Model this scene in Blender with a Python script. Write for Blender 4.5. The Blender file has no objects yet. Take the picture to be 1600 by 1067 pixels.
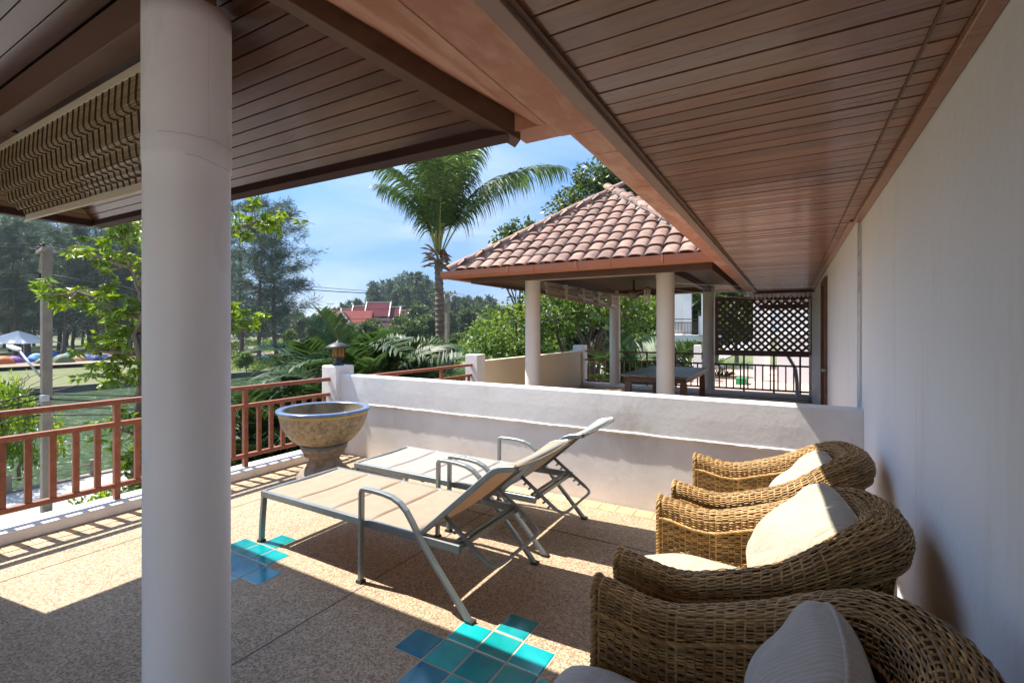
import bpy, math, random
import numpy as np
from mathutils import Vector, Matrix, Euler

SC = bpy.context.scene
COL = SC.collection
R = math.radians
PI = math.pi

# ------------------------------------------------------------------ camera
cam_data = bpy.data.cameras.new("camera")
cam_data.sensor_width = 36.0
cam_data.lens = 748.0 / 1600.0 * 36.0
cam_data.shift_y = -18.5 / 1600.0
cam_data.clip_start = 0.05
cam_data.clip_end = 6000.0
cam = bpy.data.objects.new("camera", cam_data)
COL.objects.link(cam)
cam.location = (0.0, 0.0, 1.5)
cam.rotation_euler = (R(90), 0, R(30.1))
SC.camera = cam

# ------------------------------------------------------------------ sky, sun, exposure
SUN_EL = R(58.5)
SUN_DIR = Vector((0.985, 0.15, 0)).normalized() * math.cos(SUN_EL) + Vector((0, 0, -math.sin(SUN_EL)))
world = bpy.data.worlds.new("World")
SC.world = world
world.use_nodes = True
wn = world.node_tree
wn.nodes.clear()
w_out = wn.nodes.new("ShaderNodeOutputWorld")
w_bg = wn.nodes.new("ShaderNodeBackground")
w_sky = wn.nodes.new("ShaderNodeTexSky")
w_sky.sky_type = 'NISHITA'
w_sky.sun_disc = False
w_sky.sun_elevation = SUN_EL
w_sky.sun_rotation = math.atan2(-SUN_DIR.x, -SUN_DIR.y)
w_sky.altitude = 0
w_sky.air_density = 1.3
w_sky.dust_density = 0.7
w_sky.ozone_density = 2.0
w_bg.inputs[1].default_value = 0.072
# thin drifting cloud veils over the whole sky
w_tc = wn.nodes.new("ShaderNodeTexCoord")
w_sep = wn.nodes.new("ShaderNodeSeparateXYZ")
w_map = wn.nodes.new("ShaderNodeMapping")
w_map.inputs['Scale'].default_value = (1.0, 1.6, 5.0)
w_map.inputs['Rotation'].default_value = (0.1, 0.15, 0.6)
w_noise = wn.nodes.new("ShaderNodeTexNoise")
w_noise.inputs['Scale'].default_value = 2.3
w_noise.inputs['Detail'].default_value = 7
w_noise.inputs['Roughness'].default_value = 0.55
w_noise.inputs['Distortion'].default_value = 0.5
w_ramp = wn.nodes.new("ShaderNodeValToRGB")
w_ramp.color_ramp.elements[0].position = 0.36
w_ramp.color_ramp.elements[0].color = (0, 0, 0, 1)
w_ramp.color_ramp.elements[1].position = 0.80
w_ramp.color_ramp.elements[1].color = (0.65, 0.65, 0.65, 1)
w_mix = wn.nodes.new("ShaderNodeMixRGB")
w_mix.inputs[2].default_value = (2.4, 2.7, 3.0, 1)
wn.links.new(w_tc.outputs['Generated'], w_map.inputs[0])
wn.links.new(w_map.outputs[0], w_noise.inputs[0])
wn.links.new(w_noise.outputs['Fac'], w_ramp.inputs[0])
wn.links.new(w_ramp.outputs[0], w_mix.inputs[0])
# hazy air dims and cools the band of sky above the horizon, alike all the way round
w_el = wn.nodes.new("ShaderNodeValToRGB")
els = w_el.color_ramp.elements
els[0].position = 0.0; els[0].color = (.38, .44, .70, 1)
els[1].position = 1.0; els[1].color = (1, 1, 1, 1)
for p_, c_ in ((.06, (.17, .24, .44)), (.17, (.19, .27, .40)), (.34, (.29, .39, .52)), (.60, (.64, .72, .80))):
    e_ = els.new(p_); e_.color = (*c_, 1)
w_mul = wn.nodes.new("ShaderNodeMixRGB"); w_mul.blend_type = 'MULTIPLY'; w_mul.inputs[0].default_value = 1.0
wn.links.new(w_tc.outputs['Generated'], w_sep.inputs[0])
wn.links.new(w_sep.outputs[2], w_el.inputs[0])
wn.links.new(w_sky.outputs[0], w_mul.inputs[1])
wn.links.new(w_el.outputs[0], w_mul.inputs[2])
wn.links.new(w_mul.outputs[0], w_mix.inputs[1])
wn.links.new(w_mix.outputs[0], w_bg.inputs[0])
wn.links.new(w_bg.outputs[0], w_out.inputs[0])

sun_data = bpy.data.lights.new("sun", 'SUN')
sun_data.energy = 2.0
sun_data.angle = R(0.53)
sun_data.color = (1.0, 0.94, 0.85)
sun = bpy.data.objects.new("sun", sun_data)
COL.objects.link(sun)
sun.rotation_euler = SUN_DIR.to_track_quat('-Z', 'Y').to_euler()
sun.location = (-30, -5, 60)

SC.view_settings.view_transform = 'Standard'
SC.view_settings.look = 'None'
SC.view_settings.gamma = 1.0
SC.view_settings.exposure = 2.52
SC.view_settings.use_curve_mapping = False
SC.cycles.use_denoising = True
try:
    SC.cycles.denoiser = 'OPENIMAGEDENOISE'
    SC.cycles.denoising_prefilter = 'ACCURATE'
except Exception:
    pass
SC.cycles.max_bounces = 10
SC.cycles.diffuse_bounces = 8
SC.cycles.glossy_bounces = 4
SC.cycles.transmission_bounces = 6
SC.cycles.transparent_max_bounces = 8
SC.cycles.sample_clamp_indirect = 8
SC.cycles.caustics_reflective = False
SC.cycles.caustics_refractive = False

# ------------------------------------------------------------------ helpers
W = {}            # world position of every object's origin

def link(o, parent=None, loc=(0, 0, 0)):
    COL.objects.link(o)
    if parent is not None:
        o.parent = parent
        p = W[parent.name]
        o.location = (loc[0] - p[0], loc[1] - p[1], loc[2] - p[2])
    else:
        o.location = loc
    W[o.name] = tuple(loc)
    return o

def tag(o, label=None, cat=None, group=None, kind=None):
    if label: o['label'] = label
    if cat: o['category'] = cat
    if group: o['group'] = group
    if kind: o['kind'] = kind
    return o

def thing(name, label, cat, loc=(0, 0, 0), group=None, kind=None):
    o = bpy.data.objects.new(name, None)
    o.empty_display_size = 0.1
    link(o, None, loc)
    return tag(o, label, cat, group, kind)

def inst(name, mesh, parent, loc, rot=None, scale=None):
    o = bpy.data.objects.new(name, mesh)
    link(o, parent, loc)
    if rot is not None: o.rotation_euler = rot
    if scale is not None: o.scale = scale
    return o

def dup(root, loc, rotz=None, scale=None, label=None, group=None):
    r = root.copy(); COL.objects.link(r)
    r.location = loc; W[r.name] = tuple(loc)
    if rotz is not None: r.rotation_euler = (0, 0, rotz)
    if scale is not None: r.scale = (scale,) * 3 if not hasattr(scale, '__len__') else scale
    if label: r['label'] = label
    if group: r['group'] = group
    for ch in list(root.children):
        c = ch.copy(); COL.objects.link(c); c.parent = r
        for g in list(ch.children):
            d = g.copy(); COL.objects.link(d); d.parent = c
    return r

def fast_mesh(name, V, F, mat=None, smooth=False):
    """V (n,3), F (m,k) arrays with one polygon size"""
    V = np.asarray(V, dtype=np.float32); F = np.asarray(F, dtype=np.int32)
    me = bpy.data.meshes.new(name)
    n, (m, k) = len(V), F.shape
    me.vertices.add(n); me.vertices.foreach_set('co', V.ravel())
    me.loops.add(m * k); me.loops.foreach_set('vertex_index', F.ravel())
    me.polygons.add(m)
    me.polygons.foreach_set('loop_start', np.arange(0, m * k, k, dtype=np.int32))
    me.polygons.foreach_set('loop_total', np.full(m, k, dtype=np.int32))
    if smooth:
        me.polygons.foreach_set('use_smooth', np.ones(m, dtype=bool))
    me.update(calc_edges=True)
    if mat: me.materials.append(mat)
    return me

class MB:
    """collects shapes (world coordinates) and links them as one mesh object"""
    def __init__(s):
        s.v, s.f, s.sm = [], [], []
    def add(s, vs, fs, smooth=False):
        o = len(s.v)
        s.v += [tuple(p) for p in vs]
        for f in fs:
            s.f.append(tuple(i + o for i in f)); s.sm.append(smooth)
        return s
    def box(s, x0, x1, y0, y1, z0, z1):
        return s.add([(x0, y0, z0), (x1, y0, z0), (x1, y1, z0), (x0, y1, z0), (x0, y0, z1), (x1, y0, z1), (x1, y1, z1), (x0, y1, z1)],
              [(0, 3, 2, 1), (4, 5, 6, 7), (0, 1, 5, 4), (1, 2, 6, 5), (2, 3, 7, 6), (3, 0, 4, 7)])
    def cbox(s, c, h, rot=None):
        """box of half sizes h about c, chamfer-free, rotated by Matrix rot"""
        pts = []
        for dz in (-1, 1):
            for dx, dy in ((-1, -1), (1, -1), (1, 1), (-1, 1)):
                p = Vector((dx * h[0], dy * h[1], dz * h[2]))
                if rot is not None: p = rot @ p
                pts.append((c[0] + p.x, c[1] + p.y, c[2] + p.z))
        return s.add(pts, [(0, 3, 2, 1), (4, 5, 6, 7), (0, 1, 5, 4), (1, 2, 6, 5), (2, 3, 7, 6), (3, 0, 4, 7)])
    def bar(s, p0, p1, w, h, up=(0, 0, 1)):
        """rectangular bar from p0 to p1: w across, h along up"""
        p0, p1 = Vector(p0), Vector(p1)
        d = (p1 - p0).normalized(); u = Vector(up)
        a = d.cross(u)
        if a.length < 1e-5: a = d.cross(Vector((1, 0, 0)))
        a.normalize(); b = a.cross(d).normalized()
        pts = [p + a * (sx * w / 2) + b * (sy * h / 2) for p in (p0, p1) for sx, sy in ((-1, -1), (1, -1), (1, 1), (-1, 1))]
        return s.add(pts, [(0, 1, 2, 3), (7, 6, 5, 4), (0, 4, 5, 1), (1, 5, 6, 2), (2, 6, 7, 3), (3, 7, 4, 0)])
    def tube(s, pts, r, n=8, caps=True, flat=1.0, up=(0, 0, 1), smooth=True):
        pts = [Vector(p) for p in pts]
        m = len(pts)
        rr = r if hasattr(r, '__len__') else [r] * m
        o = len(s.v)
        prev = None
        for i, p in enumerate(pts):
            t = (pts[min(i + 1, m - 1)] - pts[max(i - 1, 0)])
            if t.length < 1e-9: t = Vector((0, 0, 1))
            t.normalize()
            a = (prev - t * prev.dot(t)) if prev is not None else t.cross(Vector(up))
            if a.length < 1e-4: a = t.cross(Vector((1, 0, 0)))
            a.normalize(); prev = a
            b = t.cross(a)
            for k in range(n):
                an = 2 * PI * k / n
                s.v.append(tuple(p + a * (rr[i] * math.cos(an)) + b * (rr[i] * flat * math.sin(an))))
        for i in range(m - 1):
            for k in range(n):
                k2 = (k + 1) % n
                s.f.append((o + i * n + k, o + i * n + k2, o + (i + 1) * n + k2, o + (i + 1) * n + k)); s.sm.append(smooth)
        if caps:
            s.f.append(tuple(o + k for k in range(n))[::-1]); s.sm.append(False)
            s.f.append(tuple(o + (m - 1) * n + k for k in range(n))); s.sm.append(False)
        return s
    def sweep(s, pts, w, h, up=(0, 1, 0), cb=0.004):
        """rectangular section (chamfered) swept along a path; w along 'up', h across"""
        pts = [Vector(p) for p in pts]; m = len(pts)
        sec = [(-w/2+cb, -h/2), (w/2-cb, -h/2), (w/2, -h/2+cb), (w/2, h/2-cb), (w/2-cb, h/2), (-w/2+cb, h/2), (-w/2, h/2-cb), (-w/2, -h/2+cb)]
        o = len(s.v); U = Vector(up)
        for i, p in enumerate(pts):
            t = (pts[min(i + 1, m - 1)] - pts[max(i - 1, 0)]).normalized()
            a = (U - t * U.dot(t)).normalized(); b = t.cross(a)
            k = 1.0
            if 0 < i < m - 1:
                c = (pts[i] - pts[i-1]).normalized().dot((pts[i+1] - pts[i]).normalized())
                k = 1 / max(0.5, math.sqrt(max(0.0, (1 + c) / 2)))
            for x, y in sec: s.v.append(tuple(p + a * x + b * (y * k)))
        for i in range(m - 1):
            for k in range(8):
                k2 = (k + 1) % 8
                s.f.append((o + i*8 + k, o + i*8 + k2, o + (i+1)*8 + k2, o + (i+1)*8 + k)); s.sm.append(False)
        s.f.append(tuple(o + k for k in range(8))[::-1]); s.sm.append(False)
        s.f.append(tuple(o + (m-1)*8 + k for k in range(8))); s.sm.append(False)
        return s
    def lathe(s, prof, c=(0, 0, 0), n=32, cap0=False, cap1=False, smooth=True, jitter=0.0, rng=None):
        o = len(s.v)
        for r, z in prof:
            for k in range(n):
                an = 2 * PI * k / n
                s.v.append((c[0] + r * math.cos(an), c[1] + r * math.sin(an), c[2] + z))
        for i in range(len(prof) - 1):
            for k in range(n):
                k2 = (k + 1) % n
                s.f.append((o + i * n + k, o + i * n + k2, o + (i + 1) * n + k2, o + (i + 1) * n + k)); s.sm.append(smooth)
        if cap0: s.f.append(tuple(o + k for k in range(n))[::-1]); s.sm.append(False)
        if cap1: s.f.append(tuple(o + (len(prof) - 1) * n + k for k in range(n))); s.sm.append(False)
        return s
    def prism(s, poly, axis_vec):
        """closed polygon (3D points) extruded by axis_vec"""
        n = len(poly); a = Vector(axis_vec)
        vs = [Vector(p) for p in poly] + [Vector(p) + a for p in poly]
        fs = [tuple(range(n))[::-1], tuple(range(n, 2 * n))] + [(i, (i + 1) % n, n + (i + 1) % n, n + i) for i in range(n)]
        return s.add(vs, fs)
    def grid(s, P, smooth=True, closed_u=False):
        nu, nv = len(P), len(P[0])
        fs = []
        for i in range(nu if closed_u else nu - 1):
            for j in range(nv - 1):
                i2 = (i + 1) % nu
                fs.append((i * nv + j, i2 * nv + j, i2 * nv + j + 1, i * nv + j + 1))
        return s.add([p for row in P for p in row], fs, smooth)
    def mesh(s, name, mat, origin=(0, 0, 0)):
        me = bpy.data.meshes.new(name)
        ox, oy, oz = origin
        me.from_pydata([(x - ox, y - oy, z - oz) for x, y, z in s.v], [], s.f)
        me.polygons.foreach_set('use_smooth', s.sm)
        for m in (mat if isinstance(mat, (list, tuple)) else [mat]): me.materials.append(m)
        me.update()
        return me
    def build(s, name, mat, parent=None, origin=None, bevel=0.0, segs=2):
        if origin is None: origin = W[parent.name] if parent is not None else (0, 0, 0)
        o = bpy.data.objects.new(name, s.mesh(name, mat, origin))
        link(o, parent, origin)
        if bevel > 0:
            b = o.modifiers.new('edge', 'BEVEL'); b.width = bevel; b.segments = segs; b.limit_method = 'ANGLE'; b.angle_limit = R(40)
            b.harden_normals = False
        return o

# ------------------------------------------------------------------ materials
MATS = {}
def surf(name, cols, scale=6.0, detail=6.0, nrough=0.6, rough=0.6, rvar=0.1, bump=0.2, bscale=60.0, bdist=0.004, stretch=(1, 1, 1),
         metallic=0.0, coat=0.0, objvar=0.0, islvar=0.0, spec=0.5, translucent=0.0, vor=0.0, sheen=0.0, spots=None, huevar=0.0, coord='Object', tcol=None, wrinkle=0.0, rib=0.0):
    m = bpy.data.materials.new(name); m.use_nodes = True
    nt = m.node_tree; N = nt.nodes; L = nt.links
    b = N['Principled BSDF']
    tc = N.new('ShaderNodeTexCoord'); co = tc.outputs[coord]
    oi = N.new('ShaderNodeObjectInfo')
    if objvar > 0:
        va = N.new('ShaderNodeVectorMath'); va.operation = 'MULTIPLY_ADD'
        L.new(oi.outputs['Random'], va.inputs[0]); va.inputs[1].default_value = (37.1, 91.7, 53.3); L.new(co, va.inputs[2])
        co = va.outputs[0]
    mp = N.new('ShaderNodeMapping'); mp.inputs['Scale'].default_value = stretch; L.new(co, mp.inputs[0])
    no = N.new('ShaderNodeTexNoise'); no.inputs['Scale'].default_value = scale; no.inputs['Detail'].default_value = detail
    no.inputs['Roughness'].default_value = nrough; L.new(mp.outputs[0], no.inputs[0])
    ra = N.new('ShaderNodeValToRGB'); e = ra.color_ramp.elements
    k = len(cols)
    while len(e) < max(2, k): e.new(0.5)
    for i in range(max(2, k)):
        e[i].position = 0.28 + 0.44 * i / max(1, max(2, k) - 1); c = cols[min(i, k - 1)]; e[i].color = (c[0], c[1], c[2], 1)
    L.new(no.outputs['Fac'], ra.inputs[0]); col = ra.outputs[0]
    if vor > 0:                      # pebbles: one colour per cell
        vo = N.new('ShaderNodeTexVoronoi'); vo.inputs['Scale'].default_value = vor; L.new(co, vo.inputs[0])
        vr = N.new('ShaderNodeValToRGB'); ee = vr.color_ramp.elements
        sep = N.new('ShaderNodeSeparateColor'); L.new(vo.outputs['Color'], sep.inputs[0]); L.new(sep.outputs[0], vr.inputs[0])
        vc = spots; 
        while len(ee) < len(vc): ee.new(0.5)
        for i, c in enumerate(vc): ee[i].position = i / (len(vc) - 1); ee[i].color = (*c, 1)
        mx = N.new('ShaderNodeMixRGB'); mx.inputs[0].default_value = 0.6; L.new(col, mx.inputs[1]); L.new(vr.outputs[0], mx.inputs[2]); col = mx.outputs[0]
    def scale_by(col, src, amt):
        mr = N.new('ShaderNodeMapRange'); mr.inputs[3].default_value = 1 - amt; mr.inputs[4].default_value = 1 + amt; L.new(src, mr.inputs[0])
        mu = N.new('ShaderNodeVectorMath'); mu.operation = 'SCALE'; L.new(col, mu.inputs[0]); L.new(mr.outputs[0], mu.inputs[3])
        return mu.outputs[0]
    if objvar > 0: col = scale_by(col, oi.outputs['Random'], objvar)
    if islvar > 0 or huevar > 0:
        ge = N.new('ShaderNodeNewGeometry')
        if islvar > 0: col = scale_by(col, ge.outputs['Random Per Island'], islvar)
        if huevar > 0:
            hs = N.new('ShaderNodeHueSaturation'); mr = N.new('ShaderNodeMapRange'); mr.inputs[3].default_value = 0.5 - huevar; mr.inputs[4].default_value = 0.5 + huevar * 0.6
            m2 = N.new('ShaderNodeMath'); m2.operation = 'FRACT'; m3 = N.new('ShaderNodeMath'); m3.operation = 'MULTIPLY'; m3.inputs[1].default_value = 7.31
            L.new(ge.outputs['Random Per Island'], m3.inputs[0]); L.new(m3.outputs[0], m2.inputs[0]); L.new(m2.outputs[0], mr.inputs[0]); L.new(mr.outputs[0], hs.inputs['Hue']); L.new(col, hs.inputs['Color']); col = hs.outputs[0]
    L.new(col, b.inputs['Base Color'])
    b.inputs['Metallic'].default_value = metallic
    b.inputs['Specular IOR Level'].default_value = spec
    if coat: b.inputs['Coat Weight'].default_value = coat; b.inputs['Coat Roughness'].default_value = 0.12
    if sheen: b.inputs['Sheen Weight'].default_value = sheen
    rm = N.new('ShaderNodeMapRange'); rm.inputs[3].default_value = max(0.02, rough - rvar); rm.inputs[4].default_value = min(1, rough + rvar)
    L.new(no.outputs['Fac'], rm.inputs[0]); L.new(rm.outputs[0], b.inputs['Roughness'])
    if bump > 0:
        bn = N.new('ShaderNodeTexNoise'); bn.inputs['Scale'].default_value = bscale; bn.inputs['Detail'].default_value = 4; L.new(mp.outputs[0], bn.inputs[0])
        bu = N.new('ShaderNodeBump'); bu.inputs['Strength'].default_value = bump; bu.inputs['Distance'].default_value = bdist
        if vor > 0:
            L.new(vo.outputs['Distance'], bu.inputs['Height']); bu.invert = True
        else:
            L.new(bn.outputs['Fac'], bu.inputs['Height'])
        L.new(bu.outputs[0], b.inputs['Normal'])
        if wrinkle > 0:
            wn_ = N.new('ShaderNodeTexNoise'); wn_.inputs['Scale'].default_value = 7; wn_.inputs['Detail'].default_value = 3; wn_.inputs['Distortion'].default_value = 2.2; L.new(co, wn_.inputs[0])
            b2 = N.new('ShaderNodeBump'); b2.inputs['Strength'].default_value = wrinkle; b2.inputs['Distance'].default_value = .03
            L.new(wn_.outputs['Fac'], b2.inputs['Height']); L.new(b2.outputs[0], bu.inputs['Normal'])
        if rib > 0:
            wv = N.new('ShaderNodeTexWave'); wv.bands_direction = 'Y'; wv.inputs['Scale'].default_value = rib; wv.inputs['Distortion'].default_value = 1.2; wv.inputs['Detail'].default_value = 3; wv.inputs['Detail Scale'].default_value = 4; L.new(tc.outputs['Object'], wv.inputs[0])
            mr2 = N.new('ShaderNodeMapRange'); mr2.inputs[3].default_value = .90; mr2.inputs[4].default_value = 1.05; L.new(wv.outputs['Fac'], mr2.inputs[0])
            mu2 = N.new('ShaderNodeVectorMath'); mu2.operation = 'SCALE'; L.new(col, mu2.inputs[0]); L.new(mr2.outputs[0], mu2.inputs[3]); L.new(mu2.outputs[0], b.inputs['Base Color'])
            b3 = N.new('ShaderNodeBump'); b3.inputs['Strength'].default_value = .5; b3.inputs['Distance'].default_value = .002; L.new(wv.outputs['Fac'], b3.inputs['Height'])
            L.new(b3.outputs[0], (b2 if wrinkle > 0 else bu).inputs['Normal'])
    if translucent > 0:
        out = N['Material Output']; tr = N.new('ShaderNodeBsdfTranslucent'); ms = N.new('ShaderNodeMixShader'); ms.inputs[0].default_value = translucent
        hs = N.new('ShaderNodeHueSaturation'); hs.inputs['Saturation'].default_value = 1.1; hs.inputs['Value'].default_value = 1.8; hs.inputs['Hue'].default_value = 0.485
        L.new(col, hs.inputs['Color']); L.new(hs.outputs[0], tr.inputs[0])
        L.new(b.outputs[0], ms.inputs[1]); L.new(tr.outputs[0], ms.inputs[2]); L.new(ms.outputs[0], out.inputs[0])
    MATS[name] = m
    return m

def stain(m, cols, scale, lo, hi, stretch=(1, 1, 1), seed=0.0, detail=8):
    """lay a weathering colour over a material's base colour where a noise is high"""
    nt = m.node_tree; N = nt.nodes; L = nt.links; b = N['Principled BSDF']
    src = b.inputs['Base Color'].links[0].from_socket
    tc = N.new('ShaderNodeTexCoord'); mp = N.new('ShaderNodeMapping'); mp.inputs['Scale'].default_value = stretch; mp.inputs['Location'].default_value = (seed, seed * 1.7, -seed)
    L.new(tc.outputs['Object'], mp.inputs[0])
    no = N.new('ShaderNodeTexNoise'); no.inputs['Scale'].default_value = scale; no.inputs['Detail'].default_value = detail; no.inputs['Roughness'].default_value = 0.65; L.new(mp.outputs[0], no.inputs[0])
    ra = N.new('ShaderNodeValToRGB'); ra.color_ramp.elements[0].position = lo; ra.color_ramp.elements[0].color = (0, 0, 0, 1); ra.color_ramp.elements[1].position = hi; ra.color_ramp.elements[1].color = (1, 1, 1, 1)
    L.new(no.outputs['Fac'], ra.inputs[0])
    mx = N.new('ShaderNodeMixRGB'); L.new(ra.outputs[0], mx.inputs[0]); L.new(src, mx.inputs[1]); mx.inputs[2].default_value = (*cols, 1)
    L.new(mx.outputs[0], b.inputs['Base Color'])
    return m

M = {}
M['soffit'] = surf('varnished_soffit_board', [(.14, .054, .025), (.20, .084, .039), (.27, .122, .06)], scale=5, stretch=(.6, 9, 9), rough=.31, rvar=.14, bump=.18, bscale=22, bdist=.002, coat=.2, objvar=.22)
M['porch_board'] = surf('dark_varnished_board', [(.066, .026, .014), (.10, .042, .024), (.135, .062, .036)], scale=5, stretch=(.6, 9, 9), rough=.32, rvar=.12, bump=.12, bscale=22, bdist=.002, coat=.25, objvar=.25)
M['dark_wood'] = surf('dark_timber', [(.085, .042, .026), (.14, .07, .042)], scale=4, stretch=(1, 4, 4), rough=.5, rvar=.12, bump=.15, bscale=25, bdist=.003, spec=.3)
M['fascia'] = surf('dark_maroon_fascia', [(.035, .016, .014), (.055, .026, .022)], scale=4, rough=.6, bump=.1, spec=.2)
M['trim_wood'] = surf('trim_timber', [(.20, .115, .08), (.27, .16, .115)], scale=4, stretch=(2, 2, 2), rough=.4, rvar=.1, bump=.1, bscale=25, bdist=.002)
M['recess'] = surf('dark_void_lining', [(.012, .008, .006)], rough=.9, bump=0)
M['gutter'] = surf('terracotta_painted_concrete', [(.40, .165, .105), (.46, .20, .13), (.50, .24, .16)], scale=3, detail=9, rough=.62, rvar=.1, bump=.25, bscale=35, bdist=.003)
stain(M['gutter'], (.60, .35, .26), 1.6, .46, .60, (2.6, 1, 2.6), 3.0)
stain(M['gutter'], (.22, .11, .08), 5.0, .66, .8, (1, 1, 1), 8.0)
M['wall'] = surf('white_painted_plaster', [(.75, .785, .82), (.79, .82, .85), (.81, .84, .865)], scale=1.1, detail=8, rough=.55, rvar=.08, bump=.5, bscale=26, bdist=.006)
stain(M['wall'], (.72, .715, .69), 1.6, .56, .74, (1, 2.2, .30), 5.0)
stain(M['wall'], (.60, .56, .50), 5.0, .66, .80, (1, 3.0, .22), 1.0)
stain(M['wall'], (.64, .615, .575), 7.0, .60, .76, (1, 2.2, .07), 9.0)
M['lowwall'] = surf('weathered_white_plaster', [(.62, .61, .59), (.72, .71, .69), (.78, .77, .75)], scale=2.4, detail=10, rough=.68, rvar=.08, bump=.3, bscale=24, bdist=.004)
stain(M['lowwall'], (.52, .48, .42), 2.3, .58, .76, (1, 1, .5), 11.0)
M['cream_wall'] = surf('cream_painted_plaster', [(.72, .60, .42), (.78, .67, .50)], scale=1.4, detail=8, rough=.65, bump=.25, bscale=40, bdist=.003)
M['column'] = surf('white_painted_column_plaster', [(.66, .70, .76), (.72, .765, .825), (.76, .80, .85)], scale=1.8, detail=9, rough=.5, rvar=.1, bump=.4, bscale=26, bdist=.004, stretch=(1, 1, .6))
stain(M['column'], (.60, .61, .63), 2.4, .56, .72, (1.4, 1.4, .4), 4.0)
stain(M['column'], (.50, .47, .43), 9.0, .70, .80, (1.5, 1.5, .35), 2.0)
M['far_column'] = surf('cream_column_plaster', [(.72, .66, .57), (.79, .74, .66)], scale=2, detail=8, rough=.55, bump=.25, bscale=30, bdist=.003)
M['caulk'] = surf('cracked_lip_mortar', [(.30, .26, .22), (.75, .73, .70), (.82, .80, .77)], scale=6, detail=8, rough=.7, bump=.5, bscale=40, bdist=.006)
M['floor'] = surf('pebble_washed_floor', [(.23, .16, .10), (.35, .255, .16), (.44, .345, .24)], scale=1.6, detail=9, rough=.72, rvar=.1, bump=.55, bdist=.005, vor=120,
                  spots=[(.07, .05, .035), (.21, .135, .075), (.36, .245, .14), (.45, .34, .215), (.55, .46, .35)])
stain(M['floor'], (.20, .15, .10), 1.1, .56, .80, (1, 1, 1), 2.0)
stain(M['floor'], (.17, .125, .085), 4.0, .64, .80, (1, 1, 1), 7.0)
M['joint'] = surf('dark_floor_joint', [(.13, .105, .08), (.19, .155, .12)], scale=20, rough=.8, bump=.2)
M['glaze'] = surf('turquoise_glazed_tile', [(.0, .19, .23), (.0, .29, .30), (.02, .38, .36)], scale=4, rough=.16, rvar=.08, bump=.12, bscale=9, bdist=.004, coat=.5, objvar=.2)
M['glaze_blue'] = surf('blue_glazed_tile', [(.0, .13, .22), (.0, .18, .28), (.01, .24, .31)], scale=4, rough=.16, rvar=.08, bump=.12, bscale=9, bdist=.004, coat=.5, objvar=.2)
M['terracotta'] = surf('terracotta_floor_tile', [(.46, .28, .15), (.54, .35, .19), (.60, .42, .26)], scale=7, rough=.55, bump=.15, objvar=.15)
M['rail'] = surf('red_brown_painted_timber', [(.20, .062, .032), (.27, .088, .045), (.33, .125, .07)], scale=6, stretch=(3, 3, 3), detail=8, rough=.5, rvar=.1, bump=.25, bscale=40, bdist=.002, objvar=.12)
M['dark_rail'] = surf('dark_brown_railing_timber', [(.075, .034, .02), (.12, .056, .034)], scale=6, rough=.5, bump=.2, objvar=.1)
M['roof_tile'] = surf('weathered_clay_tile', [(.14, .076, .055), (.25, .145, .107), (.32, .205, .158)], scale=5, detail=9, rough=.75, bump=.35, bscale=50, bdist=.004, objvar=.28)
stain(M['roof_tile'], (.07, .06, .055), 5, .50, .66, (1, 1, 1), 4.0)
M['mortar'] = surf('grey_ridge_mortar', [(.16, .135, .125), (.30, .27, .25), (.36, .33, .31)], scale=8, detail=8, rough=.85, bump=.6, bscale=40, bdist=.008)
M['alu'] = surf('grey_powder_coated_aluminium', [(.20, .23, .235), (.25, .28, .285)], scale=9, rough=.36, rvar=.06, bump=.05, bscale=200, bdist=.001, metallic=.35, spec=.6)
M['black_plastic'] = surf('black_plastic', [(.02, .02, .022)], rough=.5, bump=0)
M['water'] = surf('green_canal_water', [(.032, .066, .014), (.05, .088, .02)], scale=.15, rough=.08, rvar=.02, bump=1.0, bscale=1.6, bdist=.8, stretch=(1, 1, 1), spec=.36)
M['asphalt'] = surf('pale_concrete_paving', [(.30, .29, .27), (.42, .41, .385)], scale=.8, detail=9, rough=.85, bump=.3, bscale=30)
M['soil'] = surf('dry_earth', [(.14, .105, .065), (.21, .165, .105), (.27, .22, .15)], scale=.12, detail=10, rough=.9, bump=.3, bscale=6, bdist=.05)
M['grassland'] = surf('mown_grass', [(.05, .075, .018), (.10, .12, .035), (.17, .155, .07)], scale=.16, detail=12, nrough=.7, rough=.9, bump=.6, bscale=3, bdist=.15)
stain(M['grassland'], (.19, .15, .09), .09, .55, .70, (1, 1, 1), 3.0)
M['stone'] = surf('dark_bank_stone', [(.05, .052, .05), (.11, .11, .10)], scale=.8, detail=9, rough=.85, bump=.5, bscale=6, bdist=.05)
M['concrete'] = surf('grey_cast_concrete', [(.16, .13, .10), (.25, .21, .165)], scale=3, detail=9, rough=.8, bump=.3, bscale=40, bdist=.004)
M['bark'] = surf('grey_brown_bark', [(.055, .04, .028), (.12, .09, .065), (.19, .155, .12)], scale=5, detail=9, stretch=(2, 2, .5), rough=.9, bump=.8, bscale=14, bdist=.03)
M['pale_bark'] = surf('pale_bark', [(.15, .11, .075), (.27, .21, .15)], scale=5, detail=9, stretch=(2, 2, .5), rough=.9, bump=.6, bscale=14, bdist=.02)
M['palm_bark'] = surf('ringed_palm_bark', [(.07, .05, .036), (.15, .112, .082), (.21, .165, .125)], scale=7, detail=9, rough=.9, bump=.7, bscale=24, bdist=.02)
M['dead_frond'] = surf('dead_palm_fibre', [(.11, .06, .03), (.24, .14, .07), (.34, .22, .12)], scale=9, rough=.9, bump=.3, islvar=.3)
M['palm_leaf'] = surf('coconut_leaflet', [(.035, .075, .018), (.055, .105, .028), (.08, .135, .04)], scale=1.5, rough=.5, rvar=.08, bump=0, islvar=.35, translucent=.3, huevar=.012, spec=.35)
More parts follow.
